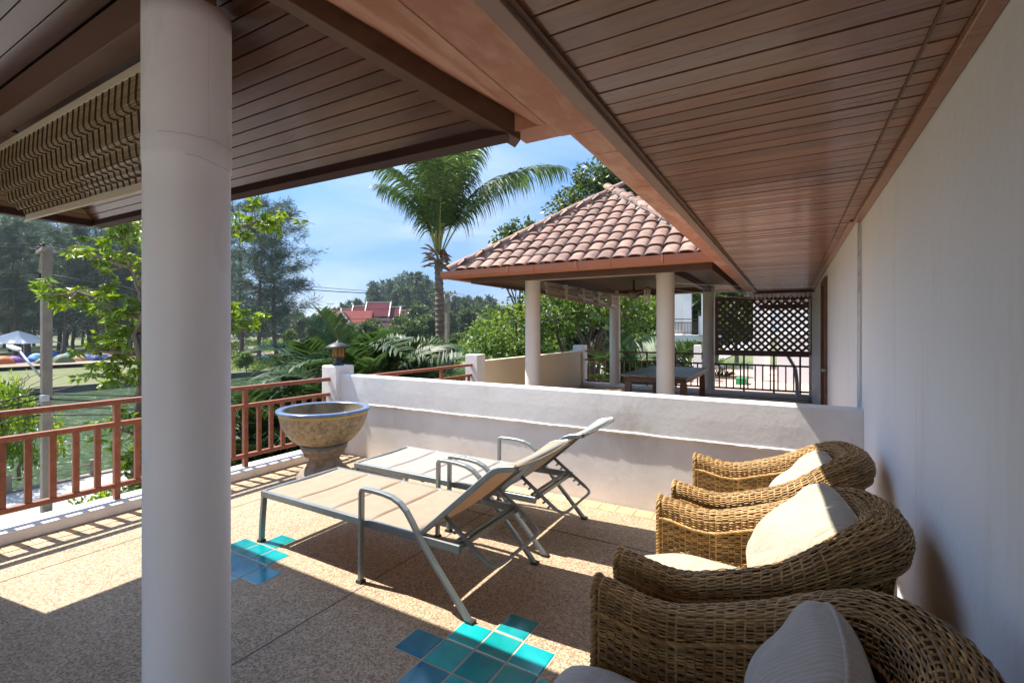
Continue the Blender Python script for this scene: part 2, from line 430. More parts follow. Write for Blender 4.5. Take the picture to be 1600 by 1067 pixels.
M['rachis'] = surf('palm_rachis', [(.16, .19, .04), (.26, .27, .07)], scale=5, rough=.45, bump=.1)
M['areca'] = surf('areca_leaflet', [(.022, .052, .016), (.038, .078, .022), (.06, .105, .028)], scale=1.5, rough=.5, bump=0, islvar=.35, translucent=.22, huevar=.015, spec=.35)
M['mango'] = surf('broad_dark_leaf', [(.03, .06, .013), (.05, .09, .02), (.085, .12, .03)], scale=.5, rough=.42, bump=0, islvar=.35, translucent=.3, huevar=.02)
M['bright_leaf'] = surf('bright_green_leaf', [(.08, .16, .014), (.13, .22, .02), (.19, .27, .03)], scale=.7, rough=.4, bump=0, islvar=.35, translucent=.42, huevar=.02)
M['shrub_leaf'] = surf('light_shrub_leaf', [(.06, .12, .02), (.10, .17, .028), (.15, .21, .04)], scale=.3, rough=.5, bump=0, islvar=.35, translucent=.35, huevar=.02)
M['casuarina'] = surf('casuarina_needle', [(.026, .054, .034), (.042, .077, .046), (.064, .10, .057)], scale=.2, rough=.6, bump=0, islvar=.35, translucent=.25, huevar=.015)
M['far_leaf'] = surf('far_wood_leaf', [(.03, .058, .03), (.045, .08, .035), (.07, .105, .04)], scale=.05, rough=.7, bump=0, islvar=.3, translucent=.25)
M['cream_cloth'] = surf('cream_cotton', [(.34, .30, .225), (.40, .36, .275)], scale=7, rough=.85, bump=.25, bscale=160, bdist=.0015, sheen=.15, wrinkle=.55)
M['grey_cloth'] = surf('ribbed_grey_linen', [(.42, .385, .335), (.54, .50, .44)], scale=24, stretch=(1, 14, 1), rough=.9, bump=.5, bscale=60, bdist=.002, sheen=.2, wrinkle=.35, rib=26)
M['sling'] = surf('taupe_mesh_sling', [(.36, .275, .195), (.42, .325, .235)], scale=12, rough=.75, bump=.2, bscale=240, bdist=.001, translucent=.25)
M['sling_pale'] = surf('pale_mesh_sling', [(.30, .27, .24), (.35, .315, .28)], scale=12, rough=.75, bump=.2, bscale=240, bdist=.001, translucent=.12)
M['wicker'] = surf('amber_brown_wicker', [(.25, .135, .045), (.39, .225, .075), (.49, .305, .122)], scale=14, detail=6, rough=.45, rvar=.1, bump=.15, bscale=120, bdist=.001, islvar=.42)
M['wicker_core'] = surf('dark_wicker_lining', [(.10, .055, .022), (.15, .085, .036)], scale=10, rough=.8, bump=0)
M['pot_body'] = surf('speckled_stoneware', [(.12, .09, .055), (.29, .235, .15), (.41, .355, .245)], scale=26, detail=9, rough=.55, rvar=.1, bump=.4, bscale=70, bdist=.003)
stain(M['pot_body'], (.09, .07, .045), 3.2, .52, .72, (1, 1, .7), 6.0)
M['pot_blue'] = surf('cobalt_glaze', [(.07, .12, .25), (.15, .21, .33)], scale=8, rough=.25, bump=.1, coat=.3)
M['pot_yellow'] = surf('ochre_glaze', [(.42, .27, .05), (.52, .36, .09)], scale=8, rough=.4, bump=.1)
M['pot_base'] = surf('rough_pot_foot', [(.13, .10, .075), (.25, .20, .15), (.33, .28, .22)], scale=12, detail=9, rough=.85, bump=.7, bscale=60, bdist=.006)
M['pot_inside'] = surf('dirty_pot_inside', [(.07, .055, .035), (.20, .16, .10), (.30, .25, .17)], scale=5, detail=9, rough=.85, bump=.4, bscale=30)
M['iron'] = surf('dark_cast_iron', [(.022, .022, .024), (.045, .043, .042)], scale=20, rough=.5, bump=.2, metallic=.4)
M['bamboo'] = surf('woven_bamboo_slat', [(.17, .115, .058), (.28, .20, .108), (.36, .27, .16)], scale=10, detail=6, rough=.6, bump=.2, objvar=.18, islvar=.35)
M['bamboo_dark'] = surf('blind_binding_cord', [(.035, .024, .016), (.06, .045, .03)], scale=10, rough=.8, bump=0)
M['blind_rail'] = surf('pale_blind_batten', [(.50, .43, .33), (.60, .53, .42)], scale=6, stretch=(1, 6, 6), rough=.5, bump=.1)
M['table_wood'] = surf('worn_table_timber', [(.085, .038, .02), (.15, .075, .04)], scale=5, stretch=(1, 5, 5), rough=.45, bump=.15, objvar=.12)
M['table_top'] = surf('grey_worn_plank', [(.12, .11, .10), (.20, .185, .17)], scale=5, stretch=(1, 8, 8), rough=.4, bump=.15, objvar=.15)
M['maroon'] = surf('maroon_glazed_roof', [(.075, .008, .018), (.105, .013, .025)], scale=.5, spec=.15, rough=.85, bump=.3, bscale=3, bdist=.1)
M['red_roof'] = surf('red_tiled_roof', [(.15, .032, .028), (.20, .045, .035)], scale=.5, spec=.15, rough=.85, bump=.3, bscale=3, bdist=.1)
M['white_paint'] = surf('white_paint', [(.76, .75, .73), (.80, .79, .77)], scale=2, rough=.6, bump=.1)
M['white_wall'] = surf('neighbour_white_plaster', [(.70, .70, .69), (.78, .78, .77)], scale=.8, rough=.7, bump=.15, bscale=30)
M['pink_tile'] = surf('pinkish_courtyard_paving', [(.46, .30, .23), (.55, .38, .30)], scale=2, rough=.7, bump=.15)
M['corrugated'] = surf('grey_corrugated_sheet', [(.28, .31, .35), (.36, .39, .43)], scale=3, rough=.45, metallic=.3, bump=.05)
M['wire'] = surf('black_cable', [(.012, .012, .012)], rough=.6, bump=0)
M['glass_amber'] = surf('amber_lamp_glass', [(.30, .16, .03), (.36, .21, .05)], scale=8, rough=.15, bump=.05, translucent=.2)
M['pvc'] = surf('grey_pvc_pipe', [(.34, .35, .36), (.42, .43, .44)], scale=5, rough=.4, bump=.05)
def plain(name, c, rough=.55):
    return surf(name, [tuple(x * .85 for x in c), c], scale=3, rough=rough, bump=.1)

# ------------------------------------------------------------------ picture-independent placement aid: bearing and distance -> x, y
TH = R(30.1)
def at(u, D):
    """ground position seen at bearing u (column of a 1600-wide frame) and D metres ahead of the terrace viewpoint"""
    r = (u - 800) / 748.0 * D
    return (r * math.cos(TH) - D * math.sin(TH), r * math.sin(TH) + D * math.cos(TH))

# ================================================================== SETTING: ground, water, far bank
GZ = -4.0            # street level below the terrace floor
def sheet(name, x0, x1, y0, y1, z, mat, nx=1, ny=1, kind='structure'):
    b = MB()
    P = [[(x0 + (x1 - x0) * i / nx, y0 + (y1 - y0) * j / ny, z) for j in range(ny + 1)] for i in range(nx + 1)]
    b.grid(P, smooth=False)
    return tag(b.build(name, mat), kind=kind)

rng = random.Random(4)
# near bank with its quay wall, canal bed and far bank as one ground sheet reaching the horizon
g = MB()
prof = [(2500, GZ), (-22.9, GZ), (-22.9, -6.5), (-63.2, -6.5), (-63.2, -4.35), (-66, -4.2), (-74, -3.75), (-84, -3.15), (-120, -3.0), (-400, -2.6), (-2800, -2.0)]
ys = [-2500, -200, -60, -20, 0, 10, 20, 30, 40, 60, 90, 140, 220, 400, 900, 3500]
g.grid([[(x, y, z) for y in ys] for x, z in prof][::-1], smooth=False)
tag(g.build('ground', M['grassland']), kind='structure')
sheet('water', -63.19, -22.91, -800, 2500, -4.85, M['water'])
bw = MB(); bw.box(-63.5, -63.1, -400, 900, -6.4, -4.2); tag(bw.build('bank_wall', M['stone']), kind='structure')
qw = MB(); qw.box(-22.95, -22.6, -400, 900, -6.4, -3.93); tag(qw.build('quay_wall', M['concrete']), kind='structure')
sheet('road', -22.6, -10.5, -400, 900, GZ + .004, M['asphalt'])
sheet('sandy_camp_ground', -118, -80, -60, 120, -2.94, M['soil'])
kb = MB(); kb.box(-10.5, -10.3, -400, 900, GZ - .05, GZ + .13); tag(kb.build('kerb', M['concrete']), kind='structure')

# ================================================================== TERRACE
tf = MB(); tf.box(-4.99, .6, -8.0, 13.0, -.32, 0)
floor = tag(tf.build('terrace_floor', M['floor']), kind='structure')
base = MB(); base.box(-4.95, .6, -7.95, 12.95, GZ - .1, -.33); tag(base.build('terrace_base_wall', M['lowwall']), kind='structure')
# joints between the pebble-wash panels (recess lined dark, 3 mm proud lining strips)
jm = MB()
for x in (-2.158, -4.06, -.222):
    jm.box(x - .003, x + .003, -7.9, 3.97, -.002, .0022)
for y in (3.26, 1.32 - 1.94, 1.32 - 3.88):
    jm.box(-4.69, .42, y - .003, y + .003, -.002, .0026)
jm.build('floor_joint', M['joint'], floor)
# diamonds of glazed tiles let into the floor
gm = {}
def tile_mesh(key, w, h, t, mat, cb=.004):
    b = MB()
    x, y = w / 2, h / 2
    v = [(-x, -y, -.004), (x, -y, -.004), (x, y, -.004), (-x, y, -.004), (-x, -y, t - .002), (x, -y, t - .002), (x, y, t - .002), (-x, y, t - .002),
         (-x + cb, -y + cb, t), (x - cb, -y + cb, t), (x - cb, y - cb, t), (-x + cb, y - cb, t)]
    f = [(0, 1, 5, 4), (1, 2, 6, 5), (2, 3, 7, 6), (3, 0, 4, 7), (4, 5, 9, 8), (5, 6, 10, 9), (6, 7, 11, 10), (7, 4, 8, 11), (8, 9, 10, 11)]
    b.add(v, f); return b.mesh(key, mat)
T1 = tile_mesh('glazed_tile', .162, .162, .005, M['glaze']); T2 = tile_mesh('glazed_tile_blue', .162, .162, .005, M['glaze_blue'])
PT = .1715
for gx, blues in ((-1.276, {(-2, 0), (-1, -1)}), (-3.212, {(-1, -1), (-1, 0), (-1, 1), (-1, 2), (-2, 0), (-2, 1), (-2, 2), (-3, 1), (-1, 3)}), (.664, set())):
    mb = MB(); mb
    for j, cols in ((1, (1,)), (0, (0, 1, 2)), (-1, (-1, 0, 1, 2, 3)), (-2, (0, 1, 2)), (-3, (1,))):
        for i in cols:
            x = gx + (i - 1) * PT + PT / 2; y = 1.846 + j * PT + PT / 2
            if x > .34: continue
            bl = (j, i) in blues
            inst('glazed_tile', T2 if bl else T1, floor, (x, y, 0), rot=(rng.uniform(-.002, .002), rng.uniform(-.002, .002), rng.uniform(-.008, .008)))
            q = MB(); 
# grout bed under each diamond
gb = MB()
for gx in (-1.276, -3.212):
    for j, cols in ((1, (1, 1)), (0, (0, 2)), (-1, (-1, 3)), (-2, (0, 2)), (-3, (1, 1))):
        gb.box(gx + (cols[0] - 1) * PT - .004, gx + cols[1] * PT + .004, 1.846 + j * PT + .0005, 1.846 + (j + 1) * PT - .0005, -.003, .0019)
gb.build('tile_grout', plain('beige_grout', (.42, .36, .28), .85), floor)
# terracotta border tiles along the kerb and the low wall
T3 = tile_mesh('border_tile', .146, .146, .005, M['terracotta'])
y = -2.0
while y < 3.7:
    inst('border_tile', T3, floor, (-4.63, y, 0), rot=(0, 0, rng.uniform(-.01, .01))); y += .15
x = -4.47
while x < .40:
    inst('border_tile', T3, floor, (x, 3.9, 0), rot=(0, 0, rng.uniform(-.01, .01))); x += .15

# kerb under the railing
def kerb(name, x0, x1, y0, y1, label):
    b = MB(); b.box(x0, x1, y0, y1, 0.001, .09)
    return tag(b.build(name, M['lowwall'], bevel=.012), label, 'kerb')
kerb('terrace_kerb', -4.985, -4.71, -7.9, 3.92, 'white painted kerb carrying the red brown railing beside the planter bowl')
kerb('terrace_kerb', -4.985, -4.75, 4.22, 6.95, 'white kerb under the short railing beyond the low wall')
kerb('terrace_kerb', -4.75, .40, 11.98, 12.28, 'cream kerb under the dark railing behind the pavilion')

# ------------------------------------------------------------------ house wall on the right
wl = thing('house_wall', 'tall white plastered house wall behind the wicker armchairs', 'wall', (.43, 0, 0))
b = MB(); b.box(.434, .60, -2.25, 4.10, 0, 2.25); b.build('near_wall_panel', M['wall'], wl)
b = MB(); b.box(.434, .60, -8.0, -2.2501, 0, 3.1); b.build('bounce_wall_panel', M['wall'], wl)  # unseen stretch, left without eave so its sunlit face bounces light into the porch
b = MB(); b.box(.408, .60, 4.101, 7.12, 0, 2.262); b.box(.408, .60, 7.96, 12.3, 0, 2.262); b.box(.408, .60, 7.12, 7.96, 2.15, 2.262)
b.build('far_wall_panel', M['cream_wall'] if False else M['wall'], wl)
# door in the far stretch of the wall, with its frame and a bolt
dr = MB(); dr.box(.44, .49, 7.16, 7.92, 0.0, 2.10); dro = dr.build('door', M['dark_wood'], wl)
df = MB(); df.box(.375, .50, 7.10, 7.17, 0, 2.16); df.box(.375, .50, 7.91, 7.98, 0, 2.16); df.box(.375, .50, 7.17, 7.91, 2.09, 2.16)
df.build('door_frame', M['dark_wood'], wl, bevel=.006)
bo = MB(); bo.tube([(.36, 7.05, .98), (.36, 7.05, 1.02)], .02, 8); bo.tube([(.405, 7.04, 1.0), (.36, 7.04, 1.0), (.355, 7.16, 1.0)], .008, 6); bo.build('door_bolt', M['alu'], wl)
# vertical joint line at the end of the near panel
cb_ = MB(); cb_.tube([(.418, 4.088, .97), (.419, 4.088, 1.6), (.417, 4.088, 2.24)], .006, 6); cb_.build('sealant_strip', M['caulk'], wl)

# ------------------------------------------------------------------ main eave
SZ = 2.266
ev = thing('main_eave', 'long brown boarded eave of the house running along the white wall', 'eave', (-.1, 4, SZ))
bk = MB(); bk.box(-.60, .60, -2.25, 10.75, SZ + .016, SZ + .03); bk.build('soffit_backing', M['recess'], ev)
bmesh_ = MB(); bmesh_.box(-.475, .475, -.0408, .0408, 0, .013)
BM = bmesh_.mesh('soffit_board', M['soffit'])
y = -1.15; k = 0
while y < 10.72:
    inst('soffit_board', BM, ev, (-.092, y, SZ + rng.uniform(0, .002) + (.004 if k in (61, 62) else 0)), rot=(rng.uniform(-.02, .02), 0, rng.uniform(-.0008, .0008)))
    y += .0895; k += 1
t = MB(); t.box(-.615, -.563, -2.25, 10.75, SZ - .028, SZ + .06); t.build('edge_trim', M['trim_wood'], ev, bevel=.004)
t = MB(); t.box(-.5625, -.545, -2.25, 10.75, SZ - .012, SZ + .012); t.build('edge_bead', M['dark_wood'], ev)
t = MB(); t.box(.385, .432, -2.25, 4.10, SZ - .022, SZ + .012); t.box(.365, .407, 4.101, 10.7, SZ - .012, SZ + .012); t.build('wall_trim', M['soffit'], ev, bevel=.004)
t = MB(); t.box(.31, .318, -2.25, 10.7, SZ - .004, SZ + .012); t.build('trim_line', M['dark_wood'], ev)
t = MB(); t.box(-.62, .42, 10.755, 10.84, SZ - .05, SZ + .12); t.build('end_trim', M['dark_wood'], ev, bevel=.004)
# gutter cast in segments with joints
edges = [-2.25, .2, 1.765, 2.02, 2.59, 3.17, 3.75, 4.33, 4.91, 5.5, 6.1, 6.7, 7.3, 7.9, 8.5, 9.1, 9.7, 10.3, 10.9]
for a, c in zip(edges[:-1], edges[1:]):
    near = a < 1.7; xo = -.82 if near else -.772
    P = []
    for yy in (a + .003, c - .003):
        P.append([(-.616, yy, SZ + .012), (-.64, yy, SZ + .006), (xo + .03, yy, SZ + .008), (xo + .008, yy, SZ + .018), (xo, yy, SZ + .04), (xo, yy, SZ + (.06 if near else .17)), (xo + .02, yy, SZ + (.06 if near else .17)), (-.63, yy, SZ + .10)])
    s = MB(); s.grid(P, smooth=False)
    for row in P:
        s.add(row, [tuple(range(len(row)))])
    s.build('gutter_segment', M['gutter'], ev)
# roof over the eave
t = MB(); t.prism([(-.68, -2.27, SZ + .12), (-.66, -2.27, SZ + .19), (3.2, -2.27, SZ + 2.7), (3.2, -2.27, SZ + 2.55)], (0, 13.17, 0)); t.build('roof', M['roof_tile'], ev)

# ------------------------------------------------------------------ porch: hip roof on columns, over the viewpoint
EZ = 2.27; SL = .67; EY = 1.665; EX0 = -4.80; EX1 = -.96
po = thing('porch', 'shady porch of the house with boarded hip roof and thick white columns', 'porch', (-3, .9, 0))
def column(parent, x, y, r, z0, z1, mat, collar=None, name='column', label=None, n=40):
    prof = []
    zs = np.linspace(z0, z1, 34)
    rr = random.Random(int(x * 100) + 7)
    for z in zs:
        prof.append((r + rr.uniform(-.0008, .0008), z))
    if collar:
        c0, c1 = collar
        prof = [(r if z < c0 else r + .003, z) for _, z in prof if not (c0 - .02 < z < c1 + .02)]
        prof += [(r, c0), (r + .003, c0 + .006), (r + .0035, c0 + .03), (r + .003, (c0 + c1) / 2), (r + .0035, c1 - .03), (r + .0045, c1 - .006), (r + .003, c1)]
        prof.sort(key=lambda p: p[1])
    b = MB(); b.lathe(prof, (x, y, 0), n, cap0=True, cap1=True)
    o = b.build(name, mat, parent)
    if label: o['label'] = label
    return o
column(po, -1.86, .90, .132, 0, 2.63, M['column'], collar=(2.07, 2.155), label='thick white plastered column standing close on the pebble floor')
column(po, -4.33, .68, .132, 0, 2.63, M['column'])
hc = MB(); rc_ = random.Random(3)
hc.tube([(-1.86 + .1345 * math.cos(a_), .90 + .1345 * math.sin(a_), z_) for z_ in np.linspace(2.165, 2.62, 16) for a_ in (rc_.uniform(-.012, .012),)], .0007, 4)
hc.tube([(-1.86 + .1365 * math.cos(a_), .90 + .1365 * math.sin(a_), 2.152 + rc_.uniform(-.003, .003)) for a_ in np.linspace(-1.1, .9, 22)], .0006, 4)
hc.tube([(-1.86 + .1360 * math.cos(a_), .90 + .1360 * math.sin(a_), 2.078 - .008 * math.sin(a_ * 3) + rc_.uniform(-.002, .002)) for a_ in np.linspace(-.5, .8, 18)], .0006, 4)
tag(hc.build('hairline_crack', plain('grey_crack_line', (.30, .29, .28)), po), kind='stuff')
EYB = -2.2
for y in (-1.43,):
    column(po, -1.86, y, .132, 0, 2.63, M['column']); column(po, -4.135, y, .132, 0, 2.63, M['column'])
bm = MB(); bm.box(-4.25, -1.72, .83, .925, 2.62, 2.765); bm.build('front_beam', M['dark_wood'], po, bevel=.004)
bm = MB(); bm.box(-4.235, -4.14, -1.47, .829, 2.62, 2.765); bm.build('side_beam', M['dark_wood'], po, bevel=.004)
bm = MB(); bm.box(-1.745, -1.65, -1.47, .829, 2.62, 2.765); bm.build('inner_beam', M['dark_wood'], po, bevel=.004)
# flat inner ceiling
cb = MB(); cb.box(-1.235, 1.235, -.0425, .0425, 0, .012); CBM = cb.mesh('ceiling_board', M['porch_board'])
y = .78
while y > -1.40:
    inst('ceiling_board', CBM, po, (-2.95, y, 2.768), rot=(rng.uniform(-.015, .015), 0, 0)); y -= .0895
bk = MB(); bk.box(-4.25, -1.65, -1.47, .92, 2.79, 2.80); bk.build('ceiling_backing', M['recess'], po)
# sloping soffit boards, front face (along X) and left face (along Y), mitred at the hip
ang = math.atan(SL); PITCH = .0560
def front_z(y): return EZ + SL * (EY - y)
TILT = 0.014
def sl(x): return -TILT * (x - EX1)        # the far corner sits a little higher
nb = 16
for k in range(nb):
    y1 = EY - .05 - k * PITCH * math.cos(ang); y0 = y1 - (PITCH - .0055) * math.cos(ang)
    def xs(y): return EX0 + (EY - y), EX1 - (EY - y)
    a1, b1 = xs(y1); a0, b0 = xs(y0); th = .011
    d = rng.uniform(0, .0015)
    def P(x, y, up): return (x, y - up * math.sin(ang) * -1 * 0, front_z(y) + up + d + sl(x))
    v = [P(a1 + .004, y1, 0), P(b1, y1, 0), P(b0, y0, 0), P(a0 + .004, y0, 0), P(a1 + .004, y1, th), P(b1, y1, th), P(b0, y0, th), P(a0 + .004, y0, th)]
    b = MB(); b.add(v, [(0, 1, 2, 3), (7, 6, 5, 4), (0, 4, 5, 1), (1, 5, 6, 2), (2, 6, 7, 3), (3, 7, 4, 0)])
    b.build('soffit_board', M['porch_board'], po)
MATY = surf('dark_varnished_board_cross', [(.065, .026, .015), (.10, .043, .026), (.14, .064, .04)], scale=5, stretch=(9, .6, 9), rough=.36, rvar=.12, bump=.12, bscale=22, bdist=.002, coat=.25, objvar=.25)
for k in range(12):
    x1 = EX0 + .05 + k * PITCH * math.cos(ang); x0 = x1 + (PITCH - .0055) * math.cos(ang)
    def zz(x): return EZ + SL * (x - EX0) + sl(EX0)
    y1 = EY - (x1 - EX0) - .004; y0 = EY - (x0 - EX0) - .004; th = .011
    v = [(x1, y1, zz(x1)), (x0, y0, zz(x0)), (x0, EYB + (x0 - EX0), zz(x0)), (x1, EYB + (x1 - EX0), zz(x1))]
    v += [(x, y, z + th) for x, y, z in v]
    b = MB(); b.add(v, [(0, 1, 2, 3), (7, 6, 5, 4), (0, 4, 5, 1), (1, 5, 6, 2), (2, 6, 7, 3), (3, 7, 4, 0)])
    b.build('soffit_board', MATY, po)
# roof body above the boards (backing below, tiled deck above)
def zc(x, y):
    return EZ + SL * min(EY - y, x - EX0, EX1 - x + .25) + sl(x)
RX = (EX0 + EX1) / 2; RH = (EX1 - EX0) / 2
def deck(off, out, name, mat, right=True):
    e = out
    A, B, C, D = (EX0 - e, EY + e), (-.80 if right else EX1, EY + e), (-.80 if right else EX1, EYB - e), (EX0 - e, EYB - e)
    zt = EZ - SL * e
    ry = EY - RH
    v = [(A[0], A[1], zt + off + sl(EX0)), (B[0], B[1], zt + off), (C[0], C[1], zt + off), (D[0], D[1], zt + off + sl(EX0)), (RX, ry, EZ + SL * RH + off)]
    b = MB(); b.add(v, [(0, 1, 4), (1, 2, 4), (2, 3, 4), (0, 4, 3)] if right else [(0, 1, 4), (0, 4, 3), (2, 3, 4)]); return b.build(name, mat, po)
deck(.017, 0, 'soffit_backing', M['recess'], False)
deck(.11, .03, 'roof', M['roof_tile'])
# fascia under the eave edge, hip rafter at the inner corner, hip bead at the far corner
def zl(x): return EZ + sl(x)
b = MB(); b.add([(EX0 - .01, EY + .01, zl(EX0) - .012), (EX1, EY + .01, zl(EX1) - .012), (EX1, EY - .055, zl(EX1) - .004), (EX0 + .055, EY - .055, zl(EX0) - .004),
                 (EX0 - .01, EY + .01, zl(EX0) + .12), (EX1, EY + .01, zl(EX1) + .12), (EX1, EY - .055, zl(EX1) + .12), (EX0 + .055, EY - .055, zl(EX0) + .12)],
                [(0, 1, 2, 3), (7, 6, 5, 4), (0, 4, 5, 1), (1, 5, 6, 2), (2, 6, 7, 3), (3, 7, 4, 0)]); b.build('front_fascia', M['fascia'], po)
b = MB(); b.box(EX0 - .01, EX0 + .055, EYB, EY - .056, zl(EX0) - .012, zl(EX0) + .12); b.build('side_fascia', M['fascia'], po)
hb = MB()
p0 = Vector((EX1 + .015, EY + .012, EZ - .004)); p1 = Vector((EX1 - .80, EY - .80, EZ + SL * .80 + .01))
d = Vector((1, -1, 0)).normalized() * .042
u = Vector((0, 0, .105)); dn = Vector((0, 0, -.022))
v = [p0 - d + dn, p0 + d + dn, p1 + d + dn, p1 - d + dn]; v += [p + u for p in v]
hb.add(v, [(0, 1, 2, 3), (7, 6, 5, 4), (0, 4, 5, 1), (1, 5, 6, 2), (2, 6, 7, 3), (3, 7, 4, 0)])
hb.build('hip_rafter', M['trim_wood'] if False else M['dark_wood'], po, bevel=.003)
# rendered valley between the porch roof and the main eave (sagging plaster underside)
P = []
for i in range(25):
    y = -2.2 + i * (1.75 + 2.2) / 24
    row = []
    tl = max(0.0, min(.73, EY + .0 - y, y - EYB))
    xe = EX1 - tl + .012
    for j in range(13):
        x = -.80 + (xe + .80) * j / 12
        z = SZ + .0105 + SL * max(0, (-.83 - x)) * .98 + .006 * math.sin(y * 9 + x * 7) * (0.5 if j else 0) + (.02 if j == 12 else 0)
        row.append((x, y, z))
    P.append(row)
b = MB(); b.grid(P)
b.build('rendered_valley', M['gutter'], po)
ef = MB(); ef.box(-.955, -.7725, 1.63, 1.765, SZ + .010, SZ + .16); ef.build('valley_end', M['gutter'], po, bevel=.004)
b = MB(); b.box(-7.0, -4.86, -2.4, .44, 2.30, 2.40); tag(b.build('added_shade_roof', M['roof_tile']), 'unseen flat roof slab added beyond the outer porch column to shade the floor', 'roof')  # out of view, added to keep the near left floor in shade

# ------------------------------------------------------------------ low dividing wall and pillars
lw = thing('dividing_wall', 'low weathered white wall crossing the terrace behind the loungers', 'wall', (-2.1, 4.05, 0))
b = MB(); b.box(-4.72, .433, 3.995, 4.12, 0, .615); b.build('wall_base', M['lowwall'], lw)
b = MB()
P0 = []
for i in range(60):
    x = -4.72 + (5.153) * i / 59
    w1 = .0015 * math.sin(i * .9) + rng.uniform(-.0006, .0006)
    P0.append([(x, 3.983, .632 + w1), (x, 3.981 + w1 * .4, .80), (x, 3.982, .945), (x, 3.990, .957), (x, 4.05, .962 + w1 * .3), (x, 4.118, .957), (x, 4.121, .63)])
b.grid(P0, smooth=False); b.build('wall_upper', M['lowwall'], lw)
b = MB()
P0 = []
for i in range(140):
    x = -4.72 + 5.153 * i / 139
    j = rng.uniform(-.0012, .0012) + .003 * math.sin(i * .31) * math.sin(i * .11)
    P0.append([(x, 3.996, .612 + j), (x, 3.974 + rng.uniform(-.0015, .002), .618 + j), (x, 3.972 + rng.uniform(-.0015, .002), .630 + j), (x, 3.984, .640 + j)])
b.grid(P0, smooth=False); b.build('lip', M['caulk'], lw)
def pillar(x, y, w, h, label, grp=None):
    b = MB(); b.box(x - w / 2, x + w / 2, y - w / 2, y + w / 2, 0.0, h)
    return tag(b.build('pillar', M['lowwall'], bevel=.014), label, 'pillar', grp)
pillar(-4.85, 4.06, .27, 1.06, 'white square pillar with the lantern on top')
pillar(-4.86, 7.08, .26, 1.06, 'white square pillar between the short railing and the cream wall')
pillar(-4.90, 12.12, .30, 1.08, 'white square pillar at the far corner of the pavilion terrace')
b = MB(); b.box(-4.93, -4.80, 7.22, 11.96, 0, .935); w2 = b.build('parapet_wall', M['cream_wall'], bevel=.006)
tag(w2, 'smooth cream parapet wall left of the pavilion columns', 'wall')

# ------------------------------------------------------------------ railings
def railing_y(name, x, y0, y1, posts, label, zt=.92, zm=.735, zb=.225, pitch=.1365, mat='rail', zf=.09):
    r = thing(name, label, 'railing', (x, (y0 + y1) / 2, zf))
    for z, nm, h, w in ((zt, 'top_rail', .042, .062), (zm, 'middle_rail', .04, .05), (zb, 'bottom_rail', .04, .05)):
        m = MB(); m.bar((x, y0, z - h / 2), (x, y1, z - h / 2), w, h); m.build(nm, M[mat], r, bevel=.005)
    pm = MB(); pm.box(-.021, .021, -.021, .021, 0, zt - .042 - zf - .0005); PM_ = pm.mesh('post', M[mat])
    bmh = MB(); bmh.box(-.016, .016, -.0195, .0195, 0, zm - .04 - zb - .0005); BM_ = bmh.mesh('baluster', M[mat])
    ft = MB(); ft.lathe([(.021, 0), (.02, .012), (.011, .02), (.009, .04)], n=10, cap0=True); FT = ft.mesh('post_foot', M[mat])
    for p in posts:
        inst('post', PM_, r, (x + .0003, p, zf + .0005))
    y = posts[0]
    while y - pitch > y0 + .05: y -= pitch
    while y < y1 - .03:
        if min(abs(y - p) for p in posts) > .05:
            inst('baluster', BM_, r, (x, y, zb + .0002), rot=(0, 0, rng.uniform(-.02, .02)))
        y += pitch
    return r
railing_y('terrace_railing', -4.855, -7.8, 3.925, [-7.2, -5.9, -4.74, -3.65, -2.56, -1.47, -.38, .71, 1.80, 2.89], 'red brown timber railing at the open edge of the terrace, beside the planter bowl')
railing_y('terrace_railing', -4.86, 4.2, 6.95, [5.1, 6.1], 'red brown timber railing running on beyond the lantern pillar', zt=.90, zm=.72)
def railing_x(name, y, x0, x1, posts, label, zt=.945, zm=.72, zb=.17, pitch=.15, zf=.09):
    r = thing(name, label, 'railing', ((x0 + x1) / 2, y, zf))
    for z, nm in ((zt, 'top_rail'), (zm, 'middle_rail'), (zb, 'bottom_rail')):
        m = MB(); m.bar((x0, y, z - .02), (x1, y, z - .02), .045, .04); m.build(nm, M['dark_rail'] if x0 > -4 else M['rail'], r, bevel=.004)
    mt = M['dark_rail'] if x0 > -4 else M['rail']
    pm = MB(); pm.box(-.019, .019, -.019, .019, 0, zt - .04 - zf - .0005); PM_ = pm.mesh('post', mt)
    b_ = MB(); b_.box(-.014, .014, -.014, .014, 0, zm - .04 - zb - .0005); BM_ = b_.mesh('baluster', mt)
    for p in posts: inst('post', PM_, r, (p, y, zf + .0005))
    x = x0 + pitch * .6
    while x < x1 - .03:
        if not posts or min(abs(x - p) for p in posts) > .05: inst('baluster', BM_, r, (x, y, zb + .0002))
        x += pitch
    return r
railing_x('back_railing', 12.12, -4.74, -4.07, [], 'sunlit reddish railing between the far corner pillar and the first back column')
railing_x('back_railing', 12.121, -3.79, -1.79, [-3.1, -2.4], 'dark railing between the two back columns of the pavilion, behind the table')
railing_x('back_railing', 12.119, -1.51, .40, [-.9, -.3, .2], 'dark railing under the lattice screen')

